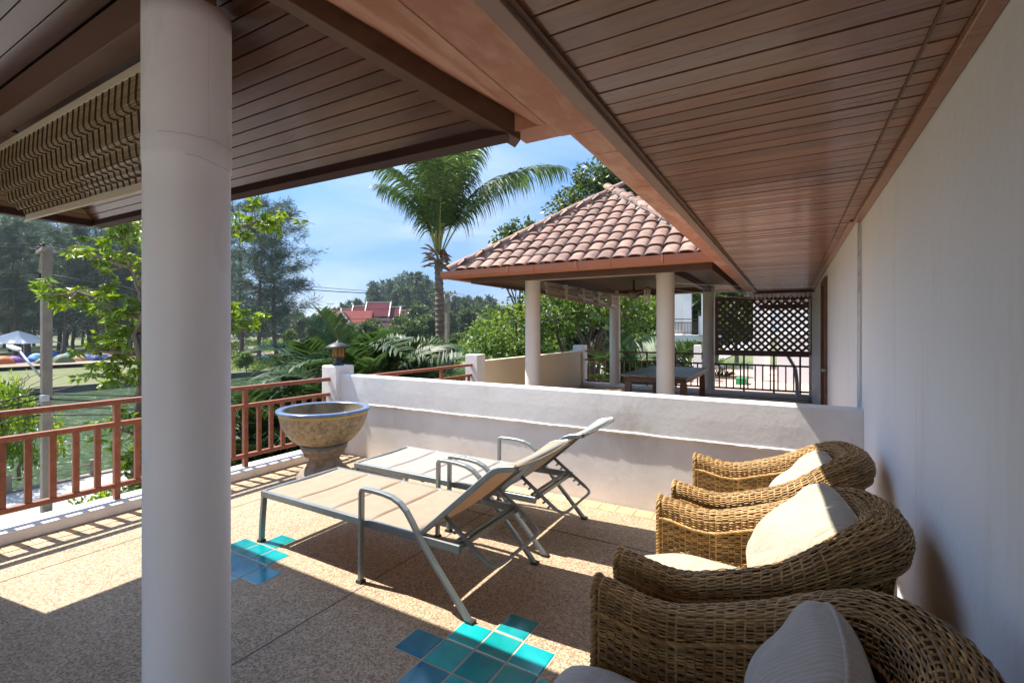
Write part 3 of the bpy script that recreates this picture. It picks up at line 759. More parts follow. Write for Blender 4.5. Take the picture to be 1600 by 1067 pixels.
# ================================================================== FAR PAVILION
PX0, PX1, PY0, PY1 = -4.90, -.70, 6.42, 13.2
PZ = 2.44; PS = .735
pv = thing('pavilion', 'open pavilion with a clay tiled hip roof on round cream columns', 'pavilion', (-2.8, 9.8, 0))
for x, y in ((-3.95, 7.55), (-1.65, 7.55), (-3.93, 12.12), (-1.65, 12.12)):
    column(pv, x, y, .135, 0, 2.62, M['far_column'])
RXc = (PX0 + PX1) / 2; RHp = (PX1 - PX0) / 2
RY0, RY1 = PY0 + RHp, PY1 - RHp
zr = PZ + PS * RHp
dk = MB()
v = [(PX0, PY0, PZ), (PX1, PY0, PZ), (PX1, PY1, PZ), (PX0, PY1, PZ), (RXc, RY0, zr), (RXc, RY1, zr)]
dk.add(v, [(0, 1, 4), (1, 2, 5, 4), (2, 3, 5), (3, 0, 4, 5)])
rf = dk.build('roof', M['mortar'], pv)
# barrel tiles on the front slope, one by one
TW, TL = .222, .265
def barrel(name, mat, L=.32, w=TW * 1.04, h=.062, seg=7):
    b = MB()
    P, Q = [], []
    for yy, k in ((0, 1.0), (L, .86)):
        P.append([(-w / 2 * k * math.cos(PI * j / seg), yy, h * k * math.sin(PI * j / seg) ** .8 if 0 < j < seg else 0) for j in range(seg + 1)])
    th = .014
    Pi = [[(x * .9, y, max(z - th, -.004)) for x, y, z in row] for row in P]
    b.grid([P[0], P[1]])
    b.grid([Pi[1], Pi[0]])
    b.grid([Pi[0], P[0]], smooth=False)
    return b.mesh(name, mat)
BT = barrel('roof_tile', M['roof_tile'])
sa = math.atan(PS)
slope_len = RHp / math.cos(sa)
nrow = int(slope_len / TL) + 1
for i in range(nrow):
    s = i * TL - .02
    yy = PY0 + s * math.cos(sa); half = RHp - (yy - PY0) - .02
    n = int(2 * RHp / TW) + 2
    for k in range(n):
        x = RXc + (k - n / 2 + .5) * TW
        if abs(x - RXc) > half: continue
        zz = PZ + PS * (yy - PY0) + .012
        inst('roof_tile', BT, rf, (x + rng.uniform(-.006, .006), yy + rng.uniform(-.008, .008), zz + .018 + rng.uniform(0, .006)), rot=(sa - .07, rng.uniform(-.03, .03), rng.uniform(-.03, .03)))
# the side slopes carry the same tiles, joined
st = MB()
def tile_at(b, mat4):
    o = len(b.v)
    for vv in BT.vertices: b.v.append(tuple(mat4 @ vv.co))
    for p in BT.polygons: b.f.append(tuple(i + o for i in p.vertices)); b.sm.append(True)
for side in (1, -1):
    for i in range(nrow):
        s = i * TL; xx = (PX1 - s * math.cos(sa)) if side > 0 else (PX0 + s * math.cos(sa))
        dd = s * math.cos(sa)
        y = PY0 + dd + .1
        while y < PY1 - dd - .05:
            m4 = Matrix.Translation((xx, y, PZ + PS * dd + .03)) @ Matrix.Rotation(R(90) * side, 4, 'Z') @ Matrix.Rotation(sa - .07, 4, 'X')
            tile_at(st, m4); y += TW
tag(st.build('side_roof_tiles', M['roof_tile'], pv), kind='stuff')
# hip ridge tiles with mortar
hipm = barrel('ridge_tile', M['roof_tile'], L=.40, w=.21, h=.085, seg=8)
for sx in (-1, 1):
    d = Vector((-sx, 1, PS)).normalized()
    p0 = Vector((RXc + sx * RHp, PY0, PZ)); L = (Vector((RXc, RY0, zr)) - p0).length
    n = int(L / .33)
    yv = d; xv = Vector((1 * 1, sx * 1, 0)).normalized(); xv = (xv - yv * xv.dot(yv)).normalized(); zv = xv.cross(yv)
    if zv.z < 0: xv = -xv; zv = -zv
    rot = Matrix((xv, yv, zv)).transposed().to_euler()
    for k in range(n + 1):
        c = p0 + d * (k * L / (n + .25) - .02) + zv * (.055 + rng.uniform(0, .008))
        inst('ridge_tile', hipm, rf, tuple(c), rot=(rot.x + rng.uniform(-.03, .03), rot.y, rot.z + rng.uniform(-.03, .03)))
    mt = MB()
    P = []
    for k in range(40):
        c = p0 + d * (k * L / 39)
        w = .105 + rng.uniform(-.012, .018)
        P.append([tuple(c + xv * (-w) + zv * .0), tuple(c + xv * (-w * .8) + zv * (.05 + rng.uniform(0, .012))), tuple(c + zv * .085), tuple(c + xv * (w * .8) + zv * (.05 + rng.uniform(0, .012))), tuple(c + xv * w)])
    mt.grid(P, smooth=False); mt.build('hip_mortar', M['mortar'], rf)
y = RY0 - .1
rot = (0, 0, 0)
while y < RY1:
    inst('ridge_tile', hipm, rf, (RXc, y, zr + .03)); y += .34
# gutter round the eave in lengths, fascia, soffit boards
gm_ = plain('terracotta_painted_gutter', (.38, .14, .075), .5)
def gutter_len(axis, a, c, fixed, out):
    P = []
    for tt in (a + .003, c - .003):
        prof2 = [(0.005, .10), (0.0, .0), (.03, -.018), (.085, -.012), (.118, .03), (.132, .105), (.118, .105), (.10, .04), (.04, .02)]
        row = []
        for o, z in prof2:
            q = fixed + out * o
            row.append((tt, q, PZ - .085 + z) if axis == 'x' else (q, tt, PZ - .085 + z))
        P.append(row)
    s = MB(); s.grid(P, smooth=False)
    for row in P: s.add(row, [tuple(range(len(row)))])
    return s.build('gutter_segment', gm_, pv)
xs_ = [PX0 - .13, -4.42, -3.72, -3.28, -2.58, -2.1, -1.4, PX1 + .13]
for a, c in zip(xs_[:-1], xs_[1:]): gutter_len('x', a, c, PY0, -1)
for yy in np.arange(PY0, PY1, 1.0): gutter_len('y', yy, min(yy + 1.0, PY1), PX1, 1); gutter_len('y', yy, min(yy + 1.0, PY1), PX0, -1)
for x in (-3.73, -2.62, -1.42):
    cl = MB(); cl.box(x - .012, x + .012, PY0 - .136, PY0 - .13, PZ - .06, PZ + .025); cl.build('gutter_clip', gm_, pv)
f = MB(); f.box(-4.62, -.86, 6.60, 6.64, PZ - .17, PZ - .07); f.build('front_fascia', M['dark_wood'], pv)
f = MB(); f.box(-.90, -.86, 6.645, 13.0, PZ - .17, PZ - .07); f.build('side_fascia', M['dark_wood'], pv)
f = MB(); f.box(-4.62, -4.58, 6.645, 13.0, PZ - .17, PZ - .07); f.build('side_fascia', M['dark_wood'], pv)
# soffit boards (flat, along X at the front; along Y at the left), inner dark ceiling
sb = MB(); sb.box(-1.85, 1.85, -.055, .055, 0, .012); SBM = sb.mesh('soffit_board', M['porch_board'])
for k in range(8): inst('soffit_board', SBM, pv, (-2.74, 6.72 + k * .115, PZ - .10 + k * .012), rot=(.10, 0, 0))
sbl = MB(); sbl.box(-.055, .055, -2.95, 2.95, 0, .012); SBL = sbl.mesh('soffit_board_side', MATY)
for k in range(6): inst('soffit_board', SBL, pv, (-4.52 + k * .115, 9.9, PZ - .10 + k * .02), rot=(0, -.17, 0))
f = MB(); f.box(-4.58, -.9, 6.65, 13.0, PZ + .06, PZ + .075); f.build('ceiling', M['dark_wood'], pv)
f = MB()
for (x0, x1, y0, y1) in ((-4.08, -1.52, 7.49, 7.61), (-4.08, -1.52, 12.06, 12.18)): f.box(x0, x1, y0, y1, PZ - .05, PZ + .10)
for (x0, x1, y0, y1) in ((-4.01, -3.89, 7.612, 12.058), (-1.71, -1.59, 7.612, 12.058)): f.box(x0, x1, y0, y1, PZ - .05, PZ + .10)
f.build('ring_beam', M['dark_wood'], pv)
f = MB(); f.box(-3.82, -1.78, 7.46, 7.488, PZ - .09, PZ - .03); f.build('blind_headrail', M['blind_rail'], pv)
# lamp under the eave
lp = MB(); lp.tube([(-1.85, 7.9, PZ - .02), (-1.85, 7.9, PZ - .10)], .03, 8); 
lpo = tag(lp.build('ceiling_spotlight', M['white_paint']), 'small white spotlight under the pavilion beam near the right columns', 'lamp')
# rolled bamboo blind hung along the left side of the pavilion
rb = thing('rolled_blind', 'pale bamboo blind half rolled up along the left side of the pavilion', 'blind', (-3.72, 9.8, 2.2))
for q, (dz, dx) in enumerate(((0, 0), (-.07, .05), (-.14, .02), (-.20, .06))):
    b = MB(); b.bar((-3.80 + dx, 7.75, 2.33 + dz), (-3.80 + dx, 11.7, 2.33 + dz - .10 * (q > 1)), .03, .06); b.build('blind_fold', M['blind_rail'] if q % 2 == 0 else M['bamboo'], rb)
for y in (8.5, 9.4, 10.3, 11.2):
    b = MB(); b.box(-3.83, -3.70, y - .03, y + .03, 2.08, 2.36); b.build('blind_strap', M['blind_rail'], rb)
# ceiling fan
fn = thing('ceiling_fan', 'brown ceiling fan hanging in the pavilion', 'fan', (-2.75, 9.7, 2.3))
b = MB(); b.tube([(-2.75, 9.7, 2.50), (-2.75, 9.7, 2.28)], .02, 8); b.build('rod', M['iron'], fn)
b = MB(); b.lathe([(.02, 2.30), (.10, 2.28), (.13, 2.22), (.10, 2.16), (.05, 2.13)], (-2.75, 9.7, 0), 18, cap1=True); b.build('motor', M['pot_base'], fn)
for k in range(4):
    a = .5 + k * PI / 2; d = Vector((math.cos(a), math.sin(a), 0)); s = Vector((-d.y, d.x, .25)).normalized()
    c = Vector((-2.75, 9.7, 2.21)); pts = [c + d * .13 - s * .04, c + d * .13 + s * .04, c + d * .58 + s * .075, c + d * .64 + s * .03, c + d * .64 - s * .03, c + d * .58 - s * .075]
    b = MB(); b.prism(pts, (0, 0, .01)); b.build('blade', M['pot_base'], fn)
wc = thing('wind_chime', 'wind chime of white tubes hanging beside the ceiling fan', 'wind chime', (-2.3, 9.0, 2.2))
b = MB(); b.lathe([(.02, 2.30), (.07, 2.27), (.07, 2.25)], (-2.3, 9.0, 0), 12, cap1=True); b.build('chime_top', M['dead_frond'], wc)
for k in range(5):
    a = k * 2 * PI / 5; b = MB(); b.tube([(-2.3 + .05 * math.cos(a), 9 + .05 * math.sin(a), 2.25), (-2.3 + .05 * math.cos(a), 9 + .05 * math.sin(a), 1.98 + .03 * (k % 3))], .011, 6); b.build('chime_tube', M['white_paint'], wc)
for i_, (pa, pb, sag) in enumerate((((-1.75, 7.42, 2.23), (.40, 8.4, 2.13), .03), ((-1.7, 7.68, 2.15), (.40, 9.6, 1.98), .05))):
    b = MB(); b.tube([Vector(pa).lerp(Vector(pb), t) - Vector((0, 0, sag * 4 * t * (1 - t))) for t in np.linspace(0, 1, 14)], .0035, 5)
    tag(b.build('washing_line', M['white_paint']), ('upper' if i_ == 0 else 'lower') + ' thin line stretched from the pavilion column to the house wall', 'clothes line')

# table under the pavilion
tb = thing('table', 'worn wooden table with grey top under the pavilion', 'table', (-1.9, 9.0, 0))
for k in range(7):
    x = -2.47 + k * .155; b = MB(); b.box(x, x + .150, 7.92, 10.05, .715, .75); b.build('plank', M['table_top'], tb, bevel=.004)
b = MB(); b.box(-2.40, -1.45, 8.0, 8.04, .63, .714); b.box(-2.40, -1.45, 9.92, 9.96, .63, .714); b.box(-2.42, -2.38, 8.041, 9.919, .63, .714); b.box(-1.48, -1.44, 8.041, 9.919, .63, .714); b.build('apron', M['table_wood'], tb)
for x, y in ((-2.37, 8.03), (-1.47, 8.03), (-2.37, 9.94), (-1.47, 9.94)):
    b = MB(); b.box(x - .05, x + .05, y - .05, y + .05, 0, .629); b.build('leg', M['table_wood'], tb, bevel=.006)

# lattice screen: every lath its own piece
lt = thing('lattice_screen', 'dark brown diagonal lattice screen hung above the back railing', 'lattice screen', (-.52, 12.05, .95))
LX0, LX1, LZ0, LZ1, LY = -1.50, .46, .95, 2.24, 12.03
b = MB(); b.box(LX0, LX1, LY - .03, LY + .03, LZ1 - .085, LZ1); b.build('top_frame', M['dark_rail'], lt, bevel=.004)
b = MB(); b.box(LX0, LX1, LY - .03, LY + .03, LZ0, LZ0 + .085); b.build('bottom_frame', M['dark_rail'], lt, bevel=.004)
for x in (LX0, LX1 - .07):
    b = MB(); b.box(x, x + .07, LY - .0301, LY + .0301, LZ0 + .0855, LZ1 - .0855); b.build('side_frame', M['dark_rail'], lt)
ix0, ix1, iz0, iz1 = LX0 + .06, LX1 - .06, LZ0 + .075, LZ1 - .075
for sgn, yo in ((1, -.007), (-1, .007)):
    c = -4.0
    while c < 4.0:
        pts = []
        for x in (ix0, ix1):
            z = c + sgn * x
            if iz0 <= z <= iz1: pts.append((x, z))
        for z in (iz0, iz1):
            x = (z - c) / sgn
            if ix0 < x < ix1: pts.append((x, z))
        if len(pts) >= 2 and abs(pts[0][0] - pts[1][0]) > .02:
            (xa, za), (xb, zb) = pts[:2]
            b = MB(); b.bar((xa, LY + yo, za), (xb, LY + yo, zb), .012, .05, up=(-sgn * 1, 0, 1)); b.build('lath', M['dark_rail'], lt)
        c += .155
# drain pipe along the floor by the lattice, corrugated sheet roof beyond the eave
pp = MB(); pp.tube([(-.05, 12.35, .95), (.12, 12.32, .62), (.14, 11.86, .34), (.14, 11.84, .14), (.18, 11.8, .10), (.34, 11.7, .10), (.36, 11.66, .10), (.36, 11.6, .02)], .035, 10)
tag(pp.build('drain_pipe', M['pvc']), 'grey plastic drain pipe bending along the floor under the lattice', 'pipe')
P = []
for i in range(70):
    x = -.75 + 1.2 * i / 69
    P.append([(x, 10.9, 2.28 + .018 * math.cos(i * 1.35)), (x, 13.0, 2.12 + .018 * math.cos(i * 1.35))])
b = MB(); b.grid(P); tag(b.build('corrugated_roof', M['corrugated']), 'grey corrugated sheet roof beyond the end of the brown eave', 'roof')
b = MB(); b.box(-.62, .40, 12.9, 13.0, 1.99, 2.10); 
tag(b.build('roof_batten', M['dark_wood']), 'dark timber batten carrying the far end of the corrugated sheet', 'batten')
b = MB(); b.box(.36, .405, 12.0, 12.1, .1, 2.2); tag(b.build('screen_post', M['far_column'], bevel=.006), 'cream post between the lattice screen and the door', 'post')

# ================================================================== LANTERN on the pillar
ln = thing('lantern', 'black pagoda lantern with amber glass on the white pillar', 'lantern', (-4.85, 4.06, 1.06))
cx, cy = -4.85, 4.06
b = MB(); b.lathe([(.075, 1.061), (.075, 1.075), (.045, 1.085), (.038, 1.12), (.055, 1.135), (.07, 1.15), (.07, 1.158)], (cx, cy, 0), 20, cap0=True, cap1=True); b.build('foot', M['iron'], ln)
for k in range(4):
    a = PI / 4 + k * PI / 2
    b = MB(); b.box(cx + .062 * math.cos(a) * 1.25 - .006, cx + .062 * math.cos(a) * 1.25 + .006, cy + .062 * math.sin(a) * 1.25 - .006, cy + .062 * math.sin(a) * 1.25 + .006, 1.1585, 1.2795); b.build('corner_bar', M['iron'], ln)
for (dx, dy) in ((0, -1), (1, 0), (0, 1), (-1, 0)):
    for q in (-1, 1):
        for zz in (1.163, 1.222):
            sx, sy = (abs(dy) * .0225, abs(dx) * .0225)
            px, py = cx + dx * .054 + abs(dy) * q * .0255, cy + dy * .054 + abs(dx) * q * .0255
            b = MB(); b.box(px - max(sx, .002), px + max(sx, .002), py - max(sy, .002), py + max(sy, .002), zz, zz + .053); b.build('pane', M['glass_amber'], ln)
b = MB(); b.box(cx - .045, cx + .045, cy - .045, cy + .045, 1.1595, 1.279); b.build('reflector', plain('lamp_inner', (.32, .22, .10)), ln)
b = MB(); b.lathe([(.16, 1.272), (.162, 1.280), (.10, 1.315), (.05, 1.338), (.025, 1.345), (.022, 1.362), (.006, 1.37)], (cx, cy, 0), 24, cap0=True, cap1=True); b.build('roof_cap', M['iron'], ln)

# ================================================================== PLANTER BOWL
px, py = -4.15, 3.30
pt = thing('planter_bowl', 'big empty stoneware bowl planter with blue rim on a pedestal', 'planter', (px, py, 0))
b = MB(); b.lathe([(.20, .335), (.27, .36), (.335, .42), (.385, .50), (.415, .575), (.428, .625), (.431, .64)], (px, py, 0), 56, cap0=True); b.build('bowl', M['pot_body'], pt)
b = MB(); b.lathe([(.4315, .638), (.434, .650), (.434, .662)], (px, py, 0), 56); b.build('yellow_band', M['pot_yellow'], pt)
b = MB(); b.lathe([(.434, .662), (.452, .668), (.456, .685), (.450, .697), (.425, .700), (.398, .698), (.388, .688)], (px, py, 0), 56); b.build('rim', M['pot_blue'], pt)
b = MB(); b.lathe([(.388, .689), (.38, .62), (.345, .52), (.28, .45), (.15, .42)], (px, py, 0), 56, cap1=True); b.build('inside', M['pot_inside'], pt)
b = MB(); b.lathe([(.226, .318), (.236, .326), (.236, .336), (.205, .345)], (px, py, 0), 48); b.build('blue_collar', plain('dull_blue_glaze', (.10, .15, .20), .4), pt)
b = MB(); b.lathe([(.225, .345), (.212, .338), (.205, .350)], (px, py, 0), 48); b.build('yellow_collar', M['pot_yellow'], pt)
b = MB(); b.lathe([(.275, .001), (.27, .03), (.235, .06), (.175, .11), (.148, .17), (.150, .205), (.195, .22), (.2, .238), (.187, .25), (.212, .265), (.226, .29), (.226, .318), (.15, .33)], (px, py, 0), 48, cap0=True); b.build('pedestal', M['pot_base'], pt)

# ================================================================== SUN LOUNGERS (built with the near feet line on y = 0)
def make_lounger(sling_mat, label):
    t = thing('sun_lounger', label, 'sun lounger', (0, 0, 0), 'pair of sun loungers')
    WY = .69
    al = M['alu']
    for y in (.02, WY - .02):
        b = MB(); b.sweep([(-3.225, y, .345), (-1.50, y, .345)], .028, .045); b.build('side_rail', al, t)
        sgn = 1 if y < .3 else -1
        # foot-end leg with rounded corner
        b = MB(); b.sweep([(-3.205, y, .3215), (-3.225, y, .16), (-3.238, y, .001)], .035, .03); b.build('leg', al, t)
        for fx, fy in ((-3.238, y), (-2.205, y - .034 * sgn), (-1.41, y - .034 * sgn)):
            b = MB(); b.box(fx - .021, fx + .021, fy - .021, fy + .021, .0005, .016); b.build('foot_cap', M['black_plastic'], t)
        # arm loop: post, arm, bend, rear leg
        yo = y - .034 * sgn
        arc = [(-2.205, yo, .001), (-2.20, yo, .28), (-2.198, yo, .535), (-2.19, yo, .553), (-2.172, yo, .558), (-2.10, yo, .560), (-2.02, yo, .557), (-1.95, yo, .548), (-1.895, yo, .528), (-1.845, yo, .49), (-1.80, yo, .435), (-1.76, yo, .37),
               (-1.66, yo, .24), (-1.56, yo, .12), (-1.46, yo, .001)]
        arc = [(x + (.05 * max(0, (x + 1.8) / .34)), yy, z) for x, yy, z in arc]
        b = MB(); b.sweep(arc, .034, .024); b.build('arm_loop', al, t)
        # back frame rail: rises from the hinge, bends flatter at the head
        hp = [(-1.80, y, .352), (-1.77, y, .368), (-1.36, y, .728), (-1.315, y, .766), (-1.285, y, .788), (-1.25, y, .802), (-1.165, y, .818)]
        b = MB(); b.sweep(hp, .026, .03); b.build('back_rail', al, t)
        # toothed adjuster bar
        ya = y + .05 * sgn
        p0, p1 = Vector((-1.64, ya, .475)), Vector((-1.37, ya, .285))
        b = MB(); b.bar(p0, p1, .012, .022, up=(0, 0, 1))
        d = (p1 - p0).normalized(); nrm = Vector((-d.z, 0, d.x)); nrm = -nrm if nrm.z > 0 else nrm
        for k in range(6):
            c = p0 + d * (.05 + k * .045)
            b.prism([c + d * 0, c + d * .016, c + d * .010 + nrm * .034, c - d * .006 + nrm * .040, c - d * .002 + nrm * .026], (0, .010, 0))
        b.build('toothed_bar', M['black_plastic'] if False else al, t)
    y0, y1 = .0345, WY - .0345
    b = MB(); b.sweep([(-3.225, y0, .345), (-3.225, y1, .345)], .04, .028, up=(0, 0, 1)); b.build('foot_bar', al, t)
    b = MB(); b.sweep([(-1.52, y0, .345), (-1.52, y1, .345)], .03, .026, up=(0, 0, 1)); b.build('rear_bar', al, t)
    b = MB(); b.sweep([(-1.165, y0, .815), (-1.165, y1, .815)], .026, .022, up=(0, 0, 1)); b.build('head_bar', al, t)
    b = MB(); b.sweep([(-2.5, y0, .318), (-2.5, y1, .318)], .025, .03, up=(0, 0, 1)); b.build('cross_brace', al, t)
    # U-shaped adjuster loop and the resting rod
    ya, yb = .07, WY - .07
    lp = [(-1.64, ya, .475), (-1.40, ya, .304), (-1.36, ya + .004, .281), (-1.335, ya + .02, .268), (-1.322, ya + .05, .262), (-1.318, ya + .10, .260),
          (-1.318, yb - .10, .260), (-1.322, yb - .05, .262), (-1.335, yb - .02, .268), (-1.36, yb - .004, .281), (-1.40, yb, .304), (-1.64, yb, .475)]
    b = MB(); b.tube(lp, .0105, 10); b.build('adjuster_loop', al, t)
    b = MB(); b.tube([(-1.535, y0, .372), (-1.535, y1, .372)], .012, 10); b.build('rest_rod', al, t)
    # slings: sagging padded panels with cross seams
    nrm_pts = []
    P = []
    xs = np.sort(np.concatenate([np.linspace(-3.20, -1.80, 43), np.repeat([-2.85, -2.5, -2.15], 8) + np.tile(np.linspace(-.022, .022, 8), 3)]))
    for x in xs:
        row = []
        seam = min(abs(((x + 3.20) / .35) % 1.0), 1 - abs(((x + 3.20) / .35) % 1.0)) * .35
        for y in np.linspace(.012, WY - .012, 17):
            q = (y / WY) * 2 - 1
            z = .362 - .010 * (1 - q * q) + .016 * (1 - math.exp(-(seam / .011) ** 2)) * (1 - q ** 8) + .006 * math.sin(x * 5.1 + y * 3) * (1 - q * q)
            row.append((x, y, z))
        P.append(row)
    b = MB(); b.grid(P); so = b.build('seat_sling', sling_mat, t); m_ = so.modifiers.new('thick', 'SOLIDIFY'); m_.thickness = .006
    P = []
    spine = [(-1.80, .378), (-1.72, .434), (-1.60, .538), (-1.48, .643), (-1.37, .739), (-1.33, .774), (-1.295, .797), (-1.25, .815), (-1.15, .834)]
    for x, z in spine:
        row = []
        for y in np.linspace(.012, WY - .012, 13):
            q = (y / WY) * 2 - 1
            row.append((x + .012 * (1 - q * q), y, z - .014 * (1 - q * q)))
        P.append(row)
    b = MB(); b.grid(P); so = b.build('back_sling', sling_mat, t); m_ = so.modifiers.new('thick', 'SOLIDIFY'); m_.thickness = .006
    return t
l1 = make_lounger(M['sling'], 'taupe sling sun lounger with raised back nearest the glazed floor tiles')
l1.location = (0, 2.025, 0)
l2 = dup(l1, (.01, 2.885, 0), label='paler sling sun lounger standing along the low white wall')
l2.rotation_euler = (0, 0, R(.6))
for ch in l2.children:
    if 'sling' in ch.name:
        ch.data = ch.data.copy(); ch.data.materials.clear(); ch.data.materials.append(M['sling_pale'])

# ================================================================== WICKER ARMCHAIRS (front at x = 0 facing -X, centred on y = 0)
def chair_path(n):
    """plan of the arm and back roll: straight arms joined by a rounded back; returns position, outward normal, top height, roll radius, s"""
    hw, xs, xb = .345, .48, .905
    pts = []
    N = 400
    raw = []
    for i in range(N + 1):
        x = .045 + (xs - .045) * i / N; raw.append((x, hw))
    for i in range(1, N + 1):
        a = PI / 2 - PI * i / N
        e = 2.35
        ca, sn = math.cos(a), math.sin(a)
        x = xs + (xb - xs) * abs(ca) ** (2 / e); y = hw * math.copysign(abs(sn) ** (2 / e), sn)
        raw.append((x, y))
    for i in range(1, N + 1):
        raw.append((xs - (xs - .045) * i / N, -hw))
    raw = np.array(raw)
    sl_ = np.concatenate([[0], np.cumsum(np.linalg.norm(np.diff(raw, axis=0), axis=1))])
    s = np.linspace(0, sl_[-1], n)
    x = np.interp(s, sl_, raw[:, 0]); y = np.interp(s, sl_, raw[:, 1])
    tx, ty = np.gradient(x), np.gradient(y); l = np.hypot(tx, ty); tx /= l; ty /= l
    nx, ny = -ty, tx
    # outward: left of travel is outward when going +x along +y side
    def sm(a, b, v): q = np.clip((v - a) / (b - a), 0, 1); return q * q * (3 - 2 * q)
    h = .642 - .03 * sm(.05, .24, x) + .06 * sm(.26, .52, x) + .185 * sm(.44, .90, x)
    r = .047 + .036 * sm(.42, .90, x)
    return x, y, nx, ny, h, r, s
def section(q, h, r):
    """q 0..1 along the section: inner panel, roll, outer panel -> (outward offset, z, normal out, normal z)"""
    zi0 = .20
    zi1 = h - r
    L1 = zi1 - zi0; L2 = r * PI * 1.18; L3 = zi1 - r * .35 - .045
    tot = L1 + L2 + L3
    d = q * tot
    out = np.empty((len(h), 4))
    a = d <= L1; out[a] = np.stack([-r[a], zi0 + d[a], -np.ones(a.sum()), np.zeros(a.sum())], 1)
    bmask = (~a) & (d <= L1 + L2)
    ang = PI - (d - L1)[bmask] / r[bmask]
    out[bmask] = np.stack([r[bmask] * np.cos(ang), zi1[bmask] + r[bmask] * np.sin(ang), np.cos(ang), np.sin(ang)], 1)
    c = d > L1 + L2
    a_end = PI - 1.18 * PI
    w = (d - L1 - L2)[c]; ze = zi1[c] + r[c] * math.sin(a_end); xe = r[c] * math.cos(a_end)
    k = np.exp(-w / .05)
    body = .022
    out[c] = np.stack([body + (xe - body) * k, ze - w * (ze - .045) / np.maximum(L3[c], .01), np.ones(c.sum()) * .95, np.zeros(c.sum())], 1)
    return out
def make_armchair():
    t = thing('wicker_armchair', 'x', 'armchair', (0, 0, 0), 'wicker armchairs along the white wall')
    NST = 76                     # stakes along the path
    n = NST * 6 + 1
    x, y, nx, ny, h, r, s = chair_path(n)
    rr = np.random.default_rng(5)
    # rows: fine on the roll, coarser and paired on the panels
    L1 = (.60 - .2); 
    qs = []
    hm = h.mean(); rm = r.mean(); l1 = hm - rm - .2; l2 = rm * PI * 1.18; l3 = hm - rm - rm * .35 - .045; tot = l1 + l2 + l3
    d = .004
    while d < tot:
        roll = l1 - .05 < d < l1 + l2 + .02
        qs.append((d / tot, roll)); d += .0066 if roll else .0094
    phase = np.arange(n) * (PI / 6)          # 6 samples per stake
    V, F = [], []
    base = 0
    ar = np.arange(n - 1)
    for i, (q, roll) in enumerate(qs):
        sec = section(np.full(n, q), h, r)
        amp = .0024 if roll else .0030
        grp = i if roll else i // 2
        off = amp * np.cos(phase + PI * grp) + rr.uniform(-.0004, .0004)
        tw = .0041 if roll else .0043; dep = .0019
        jit = np.cumsum(rr.normal(0, .00022, n)); jit -= np.linspace(0, jit[-1], n)
        ox = sec[:, 0] + sec[:, 2] * off; oz = sec[:, 1] + sec[:, 3] * off + jit
        # section tangent (perpendicular to the normal in the section plane)
        tx_, tz_ = -sec[:, 3], sec[:, 2]
        ring = []
        for kx, kd in ((tw, 0), (0, dep), (-tw, 0), (0, -dep)):
            a = ox + tx_ * kx * .92 + sec[:, 2] * kd; bz = oz + tz_ * kx * .92 + sec[:, 3] * kd
            ring.append(np.stack([x + nx * a, y + ny * a, bz], 1))
        ring = np.stack(ring, 1).reshape(-1, 3)      # n*4
        V.append(ring)
        for k in range(4):
            k2 = (k + 1) % 4
            F.append(np.stack([base + ar * 4 + k, base + ar * 4 + k2, base + (ar + 1) * 4 + k2, base + (ar + 1) * 4 + k], 1))
        base += n * 4
    # stakes across the weave
    m = 44
    for k in range(NST + 1):
        idx = min(n - 1, k * 6 + 3)
        qq = np.linspace(.004, .996, m)
        hh = np.full(m, h[idx]); r2 = np.full(m, r[idx])
        sec = section(qq, hh, r2)
        ring = []
        for kt, kd in ((.0046, 0), (0, .0032), (-.0046, 0), (0, -.0032)):
            a = sec[:, 0] + sec[:, 2] * kd; z = sec[:, 1] + sec[:, 3] * kd
            ring.append(np.stack([x[idx] + nx[idx] * a + -ny[idx] * -kt * -1, y[idx] + ny[idx] * a + nx[idx] * -kt, z], 1))
        ring = np.stack(ring, 1).reshape(-1, 3); V.append(ring)
        am = np.arange(m - 1)
        for kk in range(4):
            k2 = (kk + 1) % 4
            F.append(np.stack([base + am * 4 + kk, base + am * 4 + k2, base + (am + 1) * 4 + k2, base + (am + 1) * 4 + kk], 1))
        base += m * 4
    me = fast_mesh('weave', np.concatenate(V), np.concatenate(F), M['wicker'], smooth=True)
    o = inst('weave', me, t, (0, 0, 0)); tag(o, kind='stuff')
    # dark lining just inside the strands
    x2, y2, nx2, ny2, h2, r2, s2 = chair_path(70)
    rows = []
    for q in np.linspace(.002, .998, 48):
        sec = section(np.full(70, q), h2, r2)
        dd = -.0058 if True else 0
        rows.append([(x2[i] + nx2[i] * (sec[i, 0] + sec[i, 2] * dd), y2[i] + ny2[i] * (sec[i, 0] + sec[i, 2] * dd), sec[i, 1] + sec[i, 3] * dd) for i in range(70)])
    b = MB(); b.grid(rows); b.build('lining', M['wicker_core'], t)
    # plaited edges: arm fronts and the two braids that bound the roll
    def braid(b, path, rad, turns):
        P_ = [Vector(p) for p in path]
        Ls = [0]
        for i in range(1, len(P_)): Ls.append(Ls[-1] + (P_[i] - P_[i-1]).length)
        m_ = int(Ls[-1] / .006) + 2
        for st_ in range(3):
            pts = []
            for i in range(m_):
                dd = Ls[-1] * i / (m_ - 1)
                j = min(max(0, int(np.searchsorted(Ls, dd)) - 1), len(P_) - 2)
                tt = (dd - Ls[j]) / max(1e-6, Ls[j+1] - Ls[j]); c = P_[j].lerp(P_[j+1], tt)
                T = (P_[j+1] - P_[j]).normalized(); A = T.cross(Vector((.3, .2, .9))).normalized(); B = T.cross(A)
                an = 2 * PI * (dd / turns + st_ / 3)
                pts.append(c + A * (rad * .62 * math.cos(an)) + B * (rad * .45 * math.sin(an * 1)))
            b.tube(pts, rad * .55, 5, up=(.2, .1, 1))
